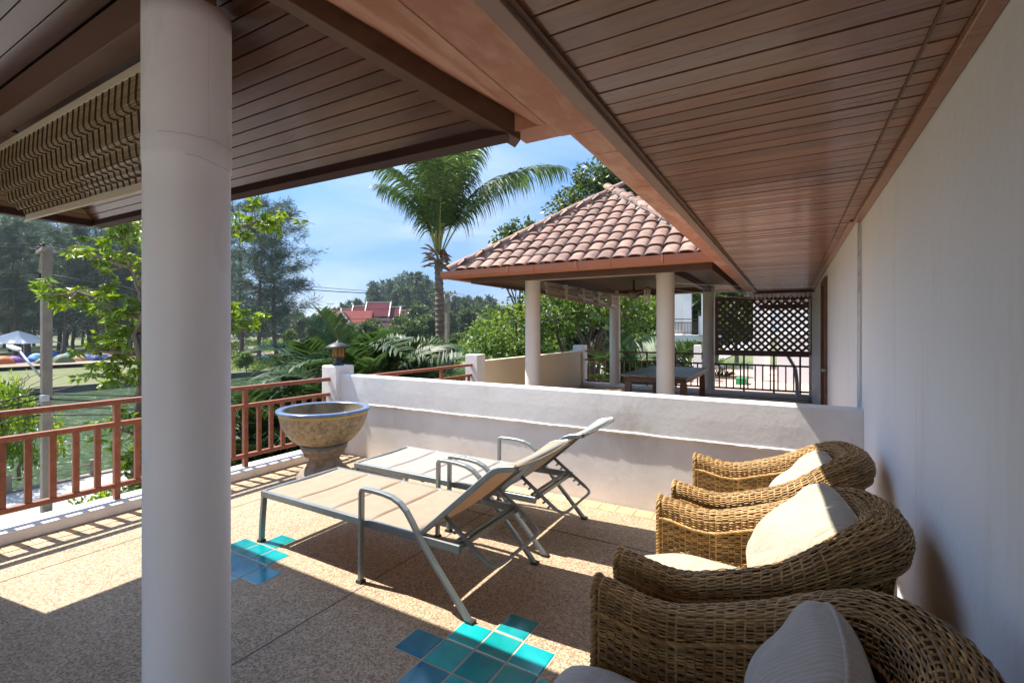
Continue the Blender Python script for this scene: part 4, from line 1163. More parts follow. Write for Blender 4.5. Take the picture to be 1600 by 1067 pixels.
    for e in (0, n - 1):
        bb = MB()
        hh = np.full(40, h[e]); r_ = np.full(40, r[e]); sec = section(np.linspace(0, 1, 40), hh, r_)
        braid(bb, [(x[e] - .006, y[e] + ny[e] * a, z) for a, z in sec[:, :2]], .013, .05)
        bb.build('plaited_edge', M['wicker'], t)
    step = 6
    for which in (0, 1):
        bb = MB()
        pth = []
        for i in range(0, n, step):
            l1_ = h[i] - r[i] - .2; tt_ = l1_ + r[i] * PI * 1.18 + (h[i] - r[i] - r[i] * .35 - .045)
            q = (l1_ - .045) / tt_ if which == 0 else (l1_ + r[i] * PI * 1.18 + .01) / tt_
            sec = section(np.array([q]), h[i:i+1], r[i:i+1])[0]
            pth.append((x[i] + nx[i] * (sec[0] + sec[2] * .007), y[i] + ny[i] * (sec[0] + sec[2] * .007), sec[1]))
        braid(bb, pth, .0085, .055)
        bb.build('plaited_band', M['wicker'], t)
    # seat deck and woven front apron
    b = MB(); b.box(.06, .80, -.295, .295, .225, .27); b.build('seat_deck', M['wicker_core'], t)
    V, F, base = [], [], 0
    ny_ = 57; yy = np.linspace(-.30, .30, ny_); ar = np.arange(ny_ - 1)
    z = .05; i = 0
    while z < .275:
        off = .0042 * np.cos(np.arange(ny_) * PI / 2 + PI * (i // 2))
        ring = np.stack([np.stack([.06 - off + kd, yy, np.full(ny_, z) + kz], 1) for kz, kd in ((.0046, 0), (0, -.0024), (-.0046, 0), (0, .0024))], 1).reshape(-1, 3)
        V.append(ring)
        for k in range(4): F.append(np.stack([base + ar * 4 + k, base + ar * 4 + (k + 1) % 4, base + (ar + 1) * 4 + (k + 1) % 4, base + (ar + 1) * 4 + k], 1))
        base += ny_ * 4; z += .0102; i += 1
    me = fast_mesh('front_apron', np.concatenate(V), np.concatenate(F), M['wicker'], smooth=True)
    tag(inst('front_apron', me, t, (0, 0, 0)), kind='stuff')
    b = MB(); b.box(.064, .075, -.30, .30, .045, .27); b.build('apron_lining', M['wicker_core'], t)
    for lx in (.08, .80):
        for ly in (-.30, .30):
            b = MB(); b.tube([(lx, ly * (1 if lx < .5 else .55), .055), (lx, ly * (1 if lx < .5 else .55), .001)], .02, 10); b.build('leg', M['wicker'], t)
    return t
chair = make_armchair()
CH = [(-.615, 1.245, 0, 'wicker armchair with ribbed grey cushions, nearest the viewer'),
      (-.615, 2.175, 0, 'wicker armchair holding the big sunlit cream pillow, middle of the row'),
      (-.60, 3.15, 0, 'wicker armchair in the corner by the low white wall')]
for i, (x, y, a, lab) in enumerate(CH):
    if i == 0: chair.location = (x, y, 0); chair['label'] = lab
    else: dup(chair, (x, y, 0), rotz=a, label=lab)

def cushion(name, c, size, rot, mat, label, cat, seed=0, pw=2.6, pinch=.55, seam=True, rnd=.12):
    """stuffed cushion: rounded square outline, thick middle, seam piping, soft dents"""
    hx, hy, hz = size[0] / 2, size[1] / 2, size[2] / 2
    rg = random.Random(seed)
    ph = [rg.uniform(0, 6.28) for _ in range(8)]
    n = 34
    top, bot = [], []
    for i in range(n + 1):
        u = -1 + 2 * i / n; rt, rb = [], []
        for j in range(n + 1):
            v = -1 + 2 * j / n
            # outline pulled in at mid-sides, corners kept
            x = hx * u * (1 - .05 * (1 - v * v) * abs(u) ** 3 + .0); y = hy * v * (1 - .05 * (1 - u * u) * abs(v) ** 3)
            k_ = 1 - rnd * (abs(u) * abs(v)) ** 2.2; x *= k_; y *= k_
            e = max(0.0, (1 - abs(u) ** pw)) ** pinch * max(0.0, (1 - abs(v) ** pw)) ** pinch
            w = .012 * (math.sin(u * 4 + ph[0] + v * 2) + math.sin(v * 5 + ph[1] - u * 3) * .7 + .6 * math.sin((u + v) * 9 + ph[2]) * (u * u + v * v) * .5) * e * (hz / .08)
            rt.append((x, y, hz * e + w)); rb.append((x, y, -hz * e + w * .5))
        top.append(rt); bot.append(rb)
    b = MB(); b.grid(top); b.grid([row[::-1] for row in bot])
    rotm = Euler(rot).to_matrix()
    b.v = [tuple(rotm @ Vector(p) + Vector(c)) for p in b.v]
    th = thing(name, label, cat, c)
    b.build('cover', mat, th)
    s = MB()
    ring = [top[i][0] for i in range(n + 1)] + [top[n][j] for j in range(1, n + 1)] + [top[i][n] for i in range(n - 1, -1, -1)] + [top[0][j] for j in range(n - 1, -1, -1)]
    s.tube([rotm @ Vector(p) + Vector(c) for p in ring], .0055, 6, caps=False); s.build('piping', mat, th)
    return th
for (x, y, a, lab), mt, wd in zip(CH, (M['grey_cloth'], M['cream_cloth'], M['cream_cloth']), ('ribbed grey seat cushion of the nearest wicker armchair', 'cream seat cushion of the middle wicker armchair under the big pillow', 'cream seat cushion of the armchair by the low wall')):
    cushion('seat_cushion', (x + .30, y, .335), (.74, .59, .17), (0, R(-1), 0), mt, wd, 'cushion', seed=int(y * 10), pw=7, pinch=.42)
cushion('back_pillow', (CH[0][0] + .645, CH[0][1] + .04, .63), (.46, .50, .20), (0, R(-72), R(4)), M['grey_cloth'], 'ribbed grey back pillow leaning in the nearest wicker armchair', 'pillow', seed=3, rnd=.34)
cushion('back_pillow', (CH[1][0] + .650, CH[1][1] + .02, .635), (.53, .51, .22), (R(12), R(-52), R(4)), M['cream_cloth'], 'big cream pillow tilted on a corner in the middle armchair', 'pillow', seed=8)
cushion('back_pillow', (CH[2][0] + .665, CH[2][1] + .0, .615), (.46, .46, .19), (R(5), R(-52), R(3)), M['cream_cloth'], 'cream pillow in the armchair by the low wall, half in shade', 'pillow', seed=12)

# ================================================================== BAMBOO ROMAN BLIND between the porch columns
bl = thing('bamboo_blind', 'woven bamboo roman blind drawn up into folds under the porch beam', 'blind', (-3.3, 1.0, 2.4))
bx0, bx1 = -4.32, -2.16
b = MB(); b.sweep([(bx0, .958, 2.595), (bx1, .958, 2.595)], .045, .022, up=(0, 0, 1)); b.build('head_rail', M['blind_rail'], bl)
# folded profile (y, z) of the hanging weave
fold = [(.955, 2.60), (.953, 2.55), (.950, 2.505), (.949, 2.476), (.956, 2.462), (.970, 2.462), (.978, 2.472), (.985, 2.462), (.988, 2.42), (.990, 2.385), (.998, 2.371), (1.012, 2.371), (1.02, 2.38), (1.028, 2.368), (1.031, 2.335), (1.034, 2.318), (1.042, 2.308), (1.055, 2.309), (1.062, 2.316), (1.069, 2.304), (1.072, 2.286), (1.08, 2.276), (1.092, 2.278), (1.1, 2.283), (1.107, 2.27), (1.11, 2.25)]
fold_old = [(.955, 2.61), (.958, 2.56), (.95, 2.515), (.935, 2.48), (.932, 2.462), (.945, 2.452), (.985, 2.46), (1.0, 2.45), (1.002, 2.41), (.992, 2.372), (.985, 2.352), (.995, 2.344), (1.03, 2.352), (1.045, 2.345), (1.045, 2.325), (1.035, 2.305), (1.04, 2.296), (1.07, 2.302), (1.085, 2.298), (1.085, 2.282), (1.075, 2.268), (1.08, 2.26), (1.11, 2.264), (1.12, 2.258), (1.118, 2.245)]
fp = [Vector((0, y, z)) for y, z in fold]
Ls = [0]
for i in range(1, len(fp)): Ls.append(Ls[-1] + (fp[i] - fp[i-1]).length)
SK = -.05 / 2.16
def bz(x): return SK * (x - bx0) * 1.0
d = 0; k = 0
while d < Ls[-1] and k < 140:
    j = min(max(0, int(np.searchsorted(Ls, d)) - 1), len(fp) - 2); tt = (d - Ls[j]) / max(1e-6, Ls[j+1] - Ls[j]); c = fp[j].lerp(fp[j+1], tt)
    w = (d / Ls[-1])
    s = MB(); s.bar((bx0, c.y, c.z), (bx1, c.y, c.z + SK * 2.16 * w), .007, .0052, up=(fp[j+1] - fp[j])); s.build('bamboo_slat', M['bamboo'], bl)
    d += .0085; k += 1
cm = MB()
xx = bx0 + .03
while xx < bx1:
    pts = []
    for i in range(len(fp)):
        w = Ls[i] / Ls[-1]; tn = (fp[min(i+1, len(fp)-1)] - fp[max(i-1, 0)]).normalized(); nn = Vector((0, tn.z, -tn.y))
        pts.append(Vector((xx, fp[i].y, fp[i].z + SK * (xx - bx0) * w)) + nn * .0048 * (1 if True else -1))
    cm.tube(pts, .0022, 4, up=(1, 0, 0)); cm.tube([p + Vector((.011, 0, 0)) for p in pts], .0022, 4, up=(1, 0, 0)); xx += .066
    pts2 = [p + Vector((.0, 0, 0)) for p in pts]
cm.build('binding_cord', M['bamboo_dark'], bl)
b = MB(); b.sweep([(bx0 + .005, 1.118, 2.232), (bx1, 1.118, 2.232 + SK * 2.16)], .042, .014, up=(0, 0, 1)); b.build('bottom_batten', M['blind_rail'], bl)
cd = MB(); cd.tube([(bx0 + .06, .93, 2.62), (bx0 + .05, .92, 2.2), (bx0 + .09, .90, 1.85), (bx0 + .08, .91, 2.1)], .004, 5); cd.build('pull_cord', M['wire'], bl)

# ================================================================== VEGETATION
def unit(a):
    return a / np.maximum(1e-9, np.linalg.norm(a, axis=1, keepdims=True))

def leaf_arrays(P, D, L, Wd, rg, fold=.18, curl=.15):
    """one four-cornered leaf at every point P pointing along D"""
    n = len(P)
    D = unit(D)
    rv = unit(rg.normal(size=(n, 3)) + np.array([0, 0, .0]))
    S = unit(np.cross(D, rv)); Nn = np.cross(S, D)
    L = np.asarray(L).reshape(-1, 1) * np.ones((n, 1)); Wd = np.asarray(Wd).reshape(-1, 1) * np.ones((n, 1))
    a = P; m = P + D * L * .5
    s1 = m + S * Wd * .5 + Nn * Wd * fold; s2 = m - S * Wd * .5 + Nn * Wd * fold; tip = P + D * L - Nn * L * curl
    V = np.stack([a, s1, tip, s2], 1).reshape(-1, 3)
    F = np.arange(n * 4).reshape(-1, 4)
    return V, F

def lobes_points(lobes, n, rg, shell=.55):
    """points through the outer part of several lobes, thinner inside; returns points and outward directions"""
    vol = np.array([l[3] * l[4] * l[5] for l in lobes]) ** .75; w = vol / vol.sum()
    idx = rg.choice(len(lobes), n, p=w)
    d = unit(rg.normal(size=(n, 3))); rad = shell + (1 - shell) * rg.random(n) ** .6
    Lb = np.array(lobes)[idx]
    P = Lb[:, :3] + d * Lb[:, 3:6] * rad[:, None]
    return P, d

def limb(b, p0, p1, r0, r1, rg, n=6, wob=.06, seg=7):
    p0, p1 = Vector(p0), Vector(p1); L = (p1 - p0).length
    pts, rs = [], []
    for i in range(n + 1):
        t = i / n; q = p0.lerp(p1, t)
        if 0 < i < n: q += Vector((rg.normal(), rg.normal(), rg.normal() * .4)) * (L * wob * .5)
        pts.append(q); rs.append(r0 + (r1 - r0) * t)
    b.tube(pts, rs, seg); return pts

def broadleaf(key, H, lobes, nleaf, L, Wd, mat, bark, seed, trunk_r=.2, lean=(0, 0), droop=.2, shell=.5, clump=True, fork=.35):
    """returns (trunk mesh, crown mesh) built round the origin"""
    rg = np.random.default_rng(seed)
    b = MB()
    top = Vector((lean[0], lean[1], H * fork))
    limb(b, (0, 0, -.3), top, trunk_r * 1.15, trunk_r * .8, rg, 6, .03, 10)
    for l in lobes:
        c = Vector(l[:3])
        pts = limb(b, top - Vector((0, 0, rg.random() * H * fork * .25)), c, trunk_r * .5, trunk_r * .12, rg, 6, .08)
        for _ in range(5):
            d = unit(rg.normal(size=(1, 3)))[0]
            e = c + Vector(d * np.array(l[3:6]) * .85)
            limb(b, pts[-2 - int(rg.integers(0, 2))], e, trunk_r * .14, trunk_r * .03, rg, 4, .1, 5)
    tm = b.mesh(key + '_trunk', bark)
    if clump:
        # twig clusters, then leaves round each twig
        nc = max(8, nleaf // 14)
        C, d = lobes_points(lobes, nc, rg, shell)
        sel = rg.integers(0, nc, nleaf)
        spread = np.array([l[3] for l in lobes]).mean() * .13
        P = C[sel] + rg.normal(size=(nleaf, 3)) * spread
        D = d[sel] * .6 + rg.normal(size=(nleaf, 3)) * .6 + np.array([0, 0, -droop])
    else:
        P, d = lobes_points(lobes, nleaf, rg, shell); D = d * .6 + rg.normal(size=(nleaf, 3)) * .6 + np.array([0, 0, -droop])
    sz = rg.uniform(.7, 1.25, nleaf)
    V, F = leaf_arrays(P, D, L * sz, Wd * sz, rg)
    return tm, fast_mesh(key + '_crown', V, F, mat)

def tree(name, meshes, x, y, z, label, cat='tree', rotz=0, sc=1.0, group=None):
    t = thing(name, label, cat, (x, y, z), group)
    inst('trunk', meshes[0], t, (x, y, z)); inst('crown', meshes[1], t, (x, y, z))
    t.rotation_euler = (0, 0, rotz); t.scale = (sc,) * 3 if not hasattr(sc, '__len__') else sc
    return t

def ground_z(x):
    if x > -23: return GZ
    xs = [-2800, -400, -120, -84, -74, -66, -63.2]; zs = [-2.0, -2.6, -3.0, -3.15, -3.75, -4.2, -4.35]
    return float(np.interp(x, xs, zs))

# ------------------------------------------------------------------ palm fronds
def frond_mesh(key, L, npair, leaf_len, curve, seed, mat, hang=.6, wind=(0, 0, 0), width=.035, seg=4, rachis_r=.03, elev=1.2, vee=.5, start=.18):
    """frond growing from the origin in the X-Z plane: starts at elevation elev and arches over; leaflets in two ranks"""
    rg = np.random.default_rng(seed)
    m = 26
    th = elev - curve * (np.linspace(0, 1, m) ** 1.6)
    ds = L / (m - 1)
    px = np.concatenate([[0], np.cumsum(np.cos(th[:-1]) * ds)]); pz = np.concatenate([[0], np.cumsum(np.sin(th[:-1]) * ds)])
    wv = np.array(wind)
    tt = np.linspace(0, 1, m)
    path = np.stack([px + wv[0] * tt ** 2, wv[1] * tt ** 2, pz + wv[2] * tt ** 2], 1)
    b = MB(); b.tube([tuple(p) for p in path], [rachis_r * (1 - .85 * t) for t in tt], 6, flat=.6)
    V, F = [], []; base = 0
    for i in range(npair):
        t = start + (.965 - start) * (i + .5) / npair
        f = t * (m - 1); j = min(int(f), m - 2); p = path[j] + (path[j + 1] - path[j]) * (f - j)
        T = path[j + 1] - path[j]; T /= np.linalg.norm(T)
        Nup = np.array([-T[2], 0, T[0]]); S = np.cross(T, Nup)
        ll = rg.uniform(.8, 1.1) * leaf_len * (math.sin(PI * min(1, .16 + .80 * t)) ** .6) * rg.uniform(.88, 1.1)
        for sd in (-1, 1):
            if rg.random() < .10: continue
            d = S * sd * .8 + Nup * vee * rg.uniform(.7, 1.2) + T * rg.uniform(.45, .75)
            d /= np.linalg.norm(d)
            q = p.copy(); dd = d.copy(); prev = None
            for k in range(seg + 1):
                u = k / seg
                w = width * min(1, ll / (.45 * leaf_len)) * (1 - u) ** .7 * (.55 + .45 * min(1, u * 6)) + .002
                side = np.cross(dd, Nup + S * sd * .3 * rg.uniform(.5, 1.5)); side /= max(1e-6, np.linalg.norm(side))
                V.append(q + side * w / 2); V.append(q - side * w / 2)
                if k < seg:
                    F.append((base + 2 * k, base + 2 * k + 1, base + 2 * k + 3, base + 2 * k + 2))
                    q = q + dd * ll / seg
                    dd = dd + np.array([0, 0, -hang]) * (1.2 / seg) * (u + .35) * rg.uniform(.8, 1.2) + wv * .12 / seg
                    dd /= np.linalg.norm(dd)
            base += 2 * (seg + 1)
    return b.mesh(key + '_rachis', M['rachis']), fast_mesh(key + '_leaflets', np.array(V), np.array(F), mat)

def place_frond(parent, fm, pos, az, tilt=0.0, roll=0.0, sc=1.0, name='frond'):
    o = inst(name, fm[1], parent, pos, rot=(roll, tilt, az), scale=(sc,) * 3)
    r = bpy.data.objects.new('rachis', fm[0]); COL.objects.link(r); r.parent = o; W[r.name] = pos
    return o

# coconut palm behind the low wall
cx, cy = at(682, 14.0); CZ = 3.55
cp = thing('coconut_palm', 'tall coconut palm with wind-swept fronds and a ringed trunk', 'palm tree', (cx, cy, GZ))
b = MB(); pts, rs = [], []
for i in range(150):
    z = GZ + (CZ - GZ) * i / 149; f = i / 149
    pts.append((cx + .10 * math.sin(f * 2.4), cy + .05 * math.sin(f * 3), z)); rs.append(.150 - .032 * f + (.016 if i % 3 == 0 else -.004) + rng.uniform(-.004, .004))
b.tube(pts, rs, 14, smooth=False); b.build('trunk', M['palm_bark'], cp)
top = Vector(pts[-1])
Rv = np.array([math.cos(TH), math.sin(TH)])        # rightwards as seen from the terrace
FR = [frond_mesh('coconut_frond_a', 4.9, 120, 1.5, 1.35, 1, M['palm_leaf'], hang=3.6, elev=1.10, width=.055, vee=.1, seg=5, start=.2, rachis_r=.04),
      frond_mesh('coconut_frond_b', 3.7, 100, 1.4, 1.25, 2, M['palm_leaf'], hang=3.8, elev=1.20, width=.055, vee=.1, seg=5, rachis_r=.035),
      frond_mesh('coconut_frond_c', 4.3, 110, 1.05, .75, 3, M['palm_leaf'], hang=3.0, elev=1.42, width=.055, vee=.2, seg=5, rachis_r=.035),
      frond_mesh('coconut_frond_d', 2.2, 56, .55, .3, 4, M['palm_leaf'], hang=.4, elev=1.5, width=.03)]
base_az = TH                                        # azimuth of 'right'
fr = [(0, 0.05, 0, 1.0), (0, .5, -.12, .95), (1, PI - .12, -.10, .86), (1, PI + .6, -.15, .84), (2, 1.2, .05, 1.0), (2, -1.1, .06, .96), (2, .5, .02, 1.0),
      (2, 2.2, .02, .95), (2, -2.0, .04, .92), (3, 0, 0, 1.2), (3, 2.0, .1, 1.1), (2, 1.9, .1, .95), (2, -.6, -.03, 1.0)]
for k, (m_, da, ti, s) in enumerate(fr):
    place_frond(cp, FR[m_], (top.x + .05 * math.cos(base_az + da), top.y + .05 * math.sin(base_az + da), top.z + .05 + .02 * k), base_az + da, ti, rng.uniform(-.2, .2), s)
# dead fibre, sheath stubs and flower stalks round the crown base
rg = np.random.default_rng(8)
for k in range(46):
    a = rg.uniform(0, 2 * PI); zz = CZ - .25 + rg.uniform(0, .55); L = rg.uniform(.22, .55)
    el = rg.uniform(-.5, .6); d = Vector((math.cos(a) * math.cos(el), math.sin(a) * math.cos(el), math.sin(el)))
    p = Vector((top.x + .11 * math.cos(a), top.y + .11 * math.sin(a), zz)); s = Vector((-math.sin(a), math.cos(a), 0)) * rg.uniform(.025, .06)
    b = MB(); b.add([p - s, p + s, p + d * L * .6 + s * .7 + Vector((0, 0, .03)), p + d * L + Vector((0, 0, -.05)), p + d * L * .6 - s * .7 + Vector((0, 0, .03))], [(0, 1, 2, 3, 4)])
    b.prism([p - s * .5, p + s * .5, p + d * L * .8 + s * .3, p + d * L * .8 - s * .3], (0, 0, -.02))
    b.build('dead_sheath', M['dead_frond'], cp)
fl = plain('yellow_flower_stalk', (.45, .33, .04), .6)
for k in range(16):
    a = rg.uniform(0, 2 * PI); d = Vector((math.cos(a) * .4, math.sin(a) * .4, 1)).normalized(); p = Vector((top.x, top.y, CZ + .35)) - Vector((0.05, .03, 0))
    b = MB(); b.tube([p, p + d * .3, p + d * .5 + Vector((math.cos(a), math.sin(a), 0)) * .08], [.015, .012, .004], 5); b.build('flower_stalk', fl, cp)

# areca / fan palms between the house and the road
AF = [frond_mesh('areca_frond_a', 1.9, 40, .55, 1.5, 21, M['areca'], hang=.7, elev=1.25, width=.068, rachis_r=.018, vee=.35, seg=3),
      frond_mesh('areca_frond_b', 1.7, 36, .5, 1.0, 22, M['areca'], hang=.5, elev=1.35, width=.068, rachis_r=.018, vee=.35, seg=3),
      frond_mesh('areca_frond_c', 2.1, 42, .55, 1.9, 23, M['areca'], hang=.9, elev=1.1, width=.068, rachis_r=.018, vee=.3, seg=3)]
def areca(x, y, ztop, label, n=26, spread=.5, seed=0, sc=1.0, group=None):
    t = thing('palm_clump', label, 'palm clump', (x, y, GZ), group)
    rr = random.Random(seed)
    h = ztop - GZ - 1.35 * sc
    b = MB()
    stems = []
    for k in range(7):
        a = rr.uniform(0, 6.28); q = rr.uniform(.1, spread)
        p1 = (x + q * 1.6 * math.cos(a), y + q * 1.6 * math.sin(a), GZ + h * rr.uniform(.6, 1.0)); stems.append(p1)
        b.tube([(x + q * .5 * math.cos(a), y + q * .5 * math.sin(a), GZ - .1), ((x * 2 + p1[0] + q * .5 * math.cos(a)) / 3, (y * 2 + p1[1] + q * .5 * math.sin(a)) / 3, (GZ + p1[2]) / 2), p1], [.05, .045, .035], 7)
    b.build('stems', M['rachis'], t)
    for k in range(n):
        s = stems[k % len(stems)]
        z = s[2] - rr.uniform(0, 1.1) * (k > n * .5)
        place_frond(t, AF[rr.randrange(3)], (s[0], s[1], z), rr.uniform(0, 6.28), rr.uniform(-.15, .5), rr.uniform(-.3, .3), sc * rr.uniform(.8, 1.12))
    return t
for i, (u, D, zt, sc, lab) in enumerate((
        (560, 9.6, 1.80, 1.15, 'dark palm clump just right of the lantern'),
        (640, 10.4, 1.80, 1.1, 'dark palm clump just left of the coconut trunk'),
        (500, 9.4, 1.25, 1.0, 'low palm clump behind the lantern'),
        (430, 8.6, 1.0, 1.0, 'low palm clump behind the railing left of the planter bowl'),
        (392, 8.2, 0.25, .9, 'low palm clump next to the thick porch column'),
        (652, 11.6, 1.15, .95, 'dark palm clump directly below the coconut trunk, against the short railing'),
        (585, 8.9, 1.5, 1.0, 'broad palm clump close behind the low white wall'),
        (528, 11.0, 1.75, 1.1, 'palm clump half hidden by the lantern roof'),
        (708, 14.8, 0.95, 1.0, 'palm clump at the foot of the coconut trunk, behind the short railing'),
        (600, 12.5, 1.95, 1.2, 'palm clump standing behind the other dark palms below the temple roof'),
        (1000, 17.5, 1.9, 1.6, 'large palm seen between the pavilion columns behind the table'),
        (1085, 18.5, 0.9, 1.1, 'small palm below the neighbour balcony'))):
    x, y = at(u, D); areca(x, y, zt, lab, n=52 if D < 13 else 30, seed=40 + i, sc=sc)

# bright-leaved tree left of the thick column
x, y = at(222, 11.6)
rg = np.random.default_rng(11)
t = thing('bright_tree', 'tree with bright green leaf rosettes on pale crooked branches by the road', 'tree', (x, y, GZ))
b = MB()
limb(b, (x - .28, y - .05, GZ - .2), (x - .02, y + .05, 1.4), .20, .15, rg, 8, .03, 12)
limb(b, (x - .02, y + .05, 1.4), (x + .4, y + .3, 4.0), .16, .06, rg, 6, .05, 9)
b.build('trunk', M['bark'], t)
b = MB()
tips = []
RV = Vector((math.cos(TH), math.sin(TH), 0)); FV = Vector((-math.sin(TH), math.cos(TH), 0))
O = Vector((x, y, 1.5))
def bp(r, z, f=0): return O + RV * r + FV * f + Vector((0, 0, z))
main = [(bp(-.1, -1.6), bp(.05, .6)), (bp(.05, .6), bp(-.3, 1.5)), (bp(-.3, 1.5), bp(-1.6, 1.9, .2)), (bp(.05, .2), bp(-1.3, .9, -.3)), (bp(-1.3, .9, -.3), bp(-2.0, .75, -.2)), (bp(.0, -.2), bp(-.9, .1, .3)), (bp(-.3, 1.5), bp(-.6, 2.7)), (bp(.05, .6), bp(1.2, 1.9, .3)), (bp(1.2, 1.9, .3), bp(2.2, 2.5, .2)),
        (bp(2.2, 2.5, .2), bp(3.2, 2.75, 0)), (bp(-.1, -.6), bp(-.7, -.5, -.4)), (bp(.1, .9), bp(.6, 2.2, -.5)), (bp(.05, .0), bp(1.6, .3, .4)), (bp(1.6, .3, .4), bp(2.4, .1, .3)), (bp(-.6, 2.7), bp(-1.4, 3.0)), (bp(-.2, -1.2), bp(-.75, -1.1, -.3)), (bp(0, -2.6), bp(-.2, -2.3, -.5)), (bp(0, -3.2), bp(.3, -2.9, -.6)), (bp(.2, -1.0), bp(1.5, -.5, -.2))]
for i, (p, q) in enumerate(main):
    r0 = .075 if i == 0 else .045
    pts = limb(b, p, q, r0, r0 * .5, rg, 6, .07, 7); 
    n_t = 17 if i not in (0, 1) else 6
    for k in range(n_t):
        s = pts[int(rg.integers(2, len(pts)))]; e = s + Vector(tuple(unit(rg.normal(size=(1, 3)))[0] * np.array([1, 1, .7]))) * rg.uniform(.25, .65) + Vector((0, 0, .1))
        limb(b, s, e, .014, .006, rg, 3, .1, 5); tips.append(e)
b.build('branches', M['pale_bark'], t)
tips = np.array([tuple(v) for v in tips]); nl = 22
P = np.repeat(tips, nl, 0) + rg.normal(size=(len(tips) * nl, 3)) * .03
D = rg.normal(size=P.shape) * np.array([1, 1, .5]) + np.array([0, 0, -.5]); sz = rg.uniform(.6, 1.2, len(P))
V, F = leaf_arrays(P, D, .205 * sz, .066 * sz, rg, curl=.12)
o = inst('leaves', fast_mesh('bright_leaves', V, F, M['bright_leaf']), t, (x, y, GZ))
o.data.transform(Matrix.Translation((-x, -y, -GZ)))

# big mango-like tree behind the pavilion
def mk_lobes(seed, n, R0, H0, H1, rx):
    rg = np.random.default_rng(seed); out = []
    for i in range(n):
        a = rg.uniform(0, 2 * PI); q = R0 * math.sqrt(rg.random()); f = rg.random()
        z = H0 + (H1 - H0) * f; q *= (1 - .45 * f)
        r = rx * rg.uniform(.7, 1.2); out.append((q * math.cos(a), q * math.sin(a), z, r, r, r * .8))
    return out
x, y = at(925, 24)
L = [(0, 0, 11.9, 1.5, 1.5, 1.2), (1.2, .7, 12.8, 1.25, 1.25, .9), (-1.1, -.6, 11.4, 1.0, 1.0, .8), (2.4, 1.4, 11.9, 1.3, 1.3, 1.1), (.2, .1, 13.2, .95, .95, .7), (2.0, 1.2, 12.9, 1.0, 1.0, .7), (-.6, -.3, 10.3, 1.3, 1.3, 1.0), (1.5, .8, 10.6, 1.7, 1.7, 1.1), (3.6, 2.1, 11.2, 1.2, 1.2, 1.0), (-1.6, -.9, 10.0, 1.0, 1.0, .8), (1, .5, 9, 1.8, 1.8, 1.2)]
tree('mango_tree', broadleaf('mango', 14, L, 17000, .27, .10, M['mango'], M['bark'], 31, trunk_r=.24, droop=.35), x, y, GZ, 'tall dark broadleaf tree rising above the tiled pavilion roof')
x, y = at(815, 22.5)
L = [(-.1, 0, 10.0, .75, .75, .6), (.6, .35, 9.8, .7, .7, .6), (-.7, -.4, 9.6, .65, .65, .55), (.1, 0, 9.0, .9, .9, .7), (1.3, .75, 9.3, .9, .9, .7), (-.5, -.3, 8.4, .9, .9, .8)]
tree('mango_tree', broadleaf('mango_small', 11, L, 5200, .25, .10, M['mango'], M['bark'], 32, trunk_r=.15, droop=.3), x, y, GZ, 'small rounded dark tree top beside the left end of the pavilion roof')
# tree with bare forked trunk seen through the pavilion
x, y = at(918, 21)
L = [(-1.6, -.9, 6.2, 1.5, 1.5, 1.0), (.2, .1, 6.8, 1.5, 1.5, 1.0), (-3.0, -1.7, 5.3, 1.6, 1.6, 1.2), (-2.4, -1.2, 4.2, 1.2, 1.2, 1.0), (1.6, 1, 6.4, 1.5, 1.5, 1.0), (-4.0, -2.2, 4.0, 1.2, 1.2, 1.0)]
tree('forked_tree', broadleaf('forked', 7, L, 9000, .22, .10, M['shrub_leaf'], M['bark'], 33, trunk_r=.24, droop=.2, fork=.55), x, y, GZ, 'leafy tree with thick forked trunk seen through the pavilion columns')

# shrubs: light green bushes of the middle distance
SH = [broadleaf('shrub_%s' % 'abc'[k], 2.2, mk_lobes(60 + k, 7, 1.1, .9, 1.9, .75), 2600, .16, .075, M['shrub_leaf'], M['pale_bark'], 70 + k, trunk_r=.06, fork=.3) for k in range(3)]
SHN = broadleaf('shrub_near', 2.2, mk_lobes(66, 7, 1.0, .9, 2.0, .7), 4200, .13, .06, M['bright_leaf'], M['pale_bark'], 76, trunk_r=.05, fork=.3)
def shrub(u, D, sc, label, mesh=None, group=None, seed=0):
    x, y = at(u, D); return tree('shrub', mesh or SH[seed % 3], x, y, ground_z(x), label, 'shrub', rotz=seed * 1.3, sc=sc, group=group)
shrub(790, 19, 1.75, 'light green bush just beyond the cream parapet wall', seed=1)
shrub(735, 18, 1.55, 'light green bush right of the coconut trunk', seed=2)
shrub(845, 22, 1.75, 'light green bush behind the first pavilion column', seed=3)
shrub(765, 26, 2.1, 'light green bush by the dark utility pole', seed=4)
shrub(478, 12.5, 1.55, 'bright green bush below the lantern pillar', mesh=SHN, seed=5)
shrub(400, 13.5, 1.3, 'bright green bush low behind the railing beside the thick column', mesh=SHN, seed=6)
shrub(205, 11.0, .95, 'yellowish bush at the foot of the bright tree', mesh=SHN, seed=7)
shrub(945, 16.5, 1.35, 'bush of light leaves behind the far corner railing', mesh=SHN, seed=8)
shrub(1000, 15.6, 1.2, 'bush of light leaves behind the table', mesh=SHN, seed=9)
shrub(700, 12.0, 1.25, 'bright bush left of the short railing end', mesh=SHN, seed=10)
shrub(2, 17.0, (1.1, 1.1, 1.95), 'bright bush with bare twigs by the promenade', mesh=SHN, seed=11)
b = MB(); rg = np.random.default_rng(77)
x, y = at(30, 17.5)
for k in range(46):
    d = unit(rg.normal(size=(1, 3)))[0]; d[2] = abs(d[2]) * .7
    p = Vector((x, y, GZ + 2.0 + rg.uniform(0, 1.2))); q = p + Vector(tuple(d)) * rg.uniform(.8, 1.9)
    limb(b, p, q, .022, .006, rg, 4, .14, 5)
limb(b, (x, y, GZ), (x, y, GZ + 2.6), .06, .04, rg)
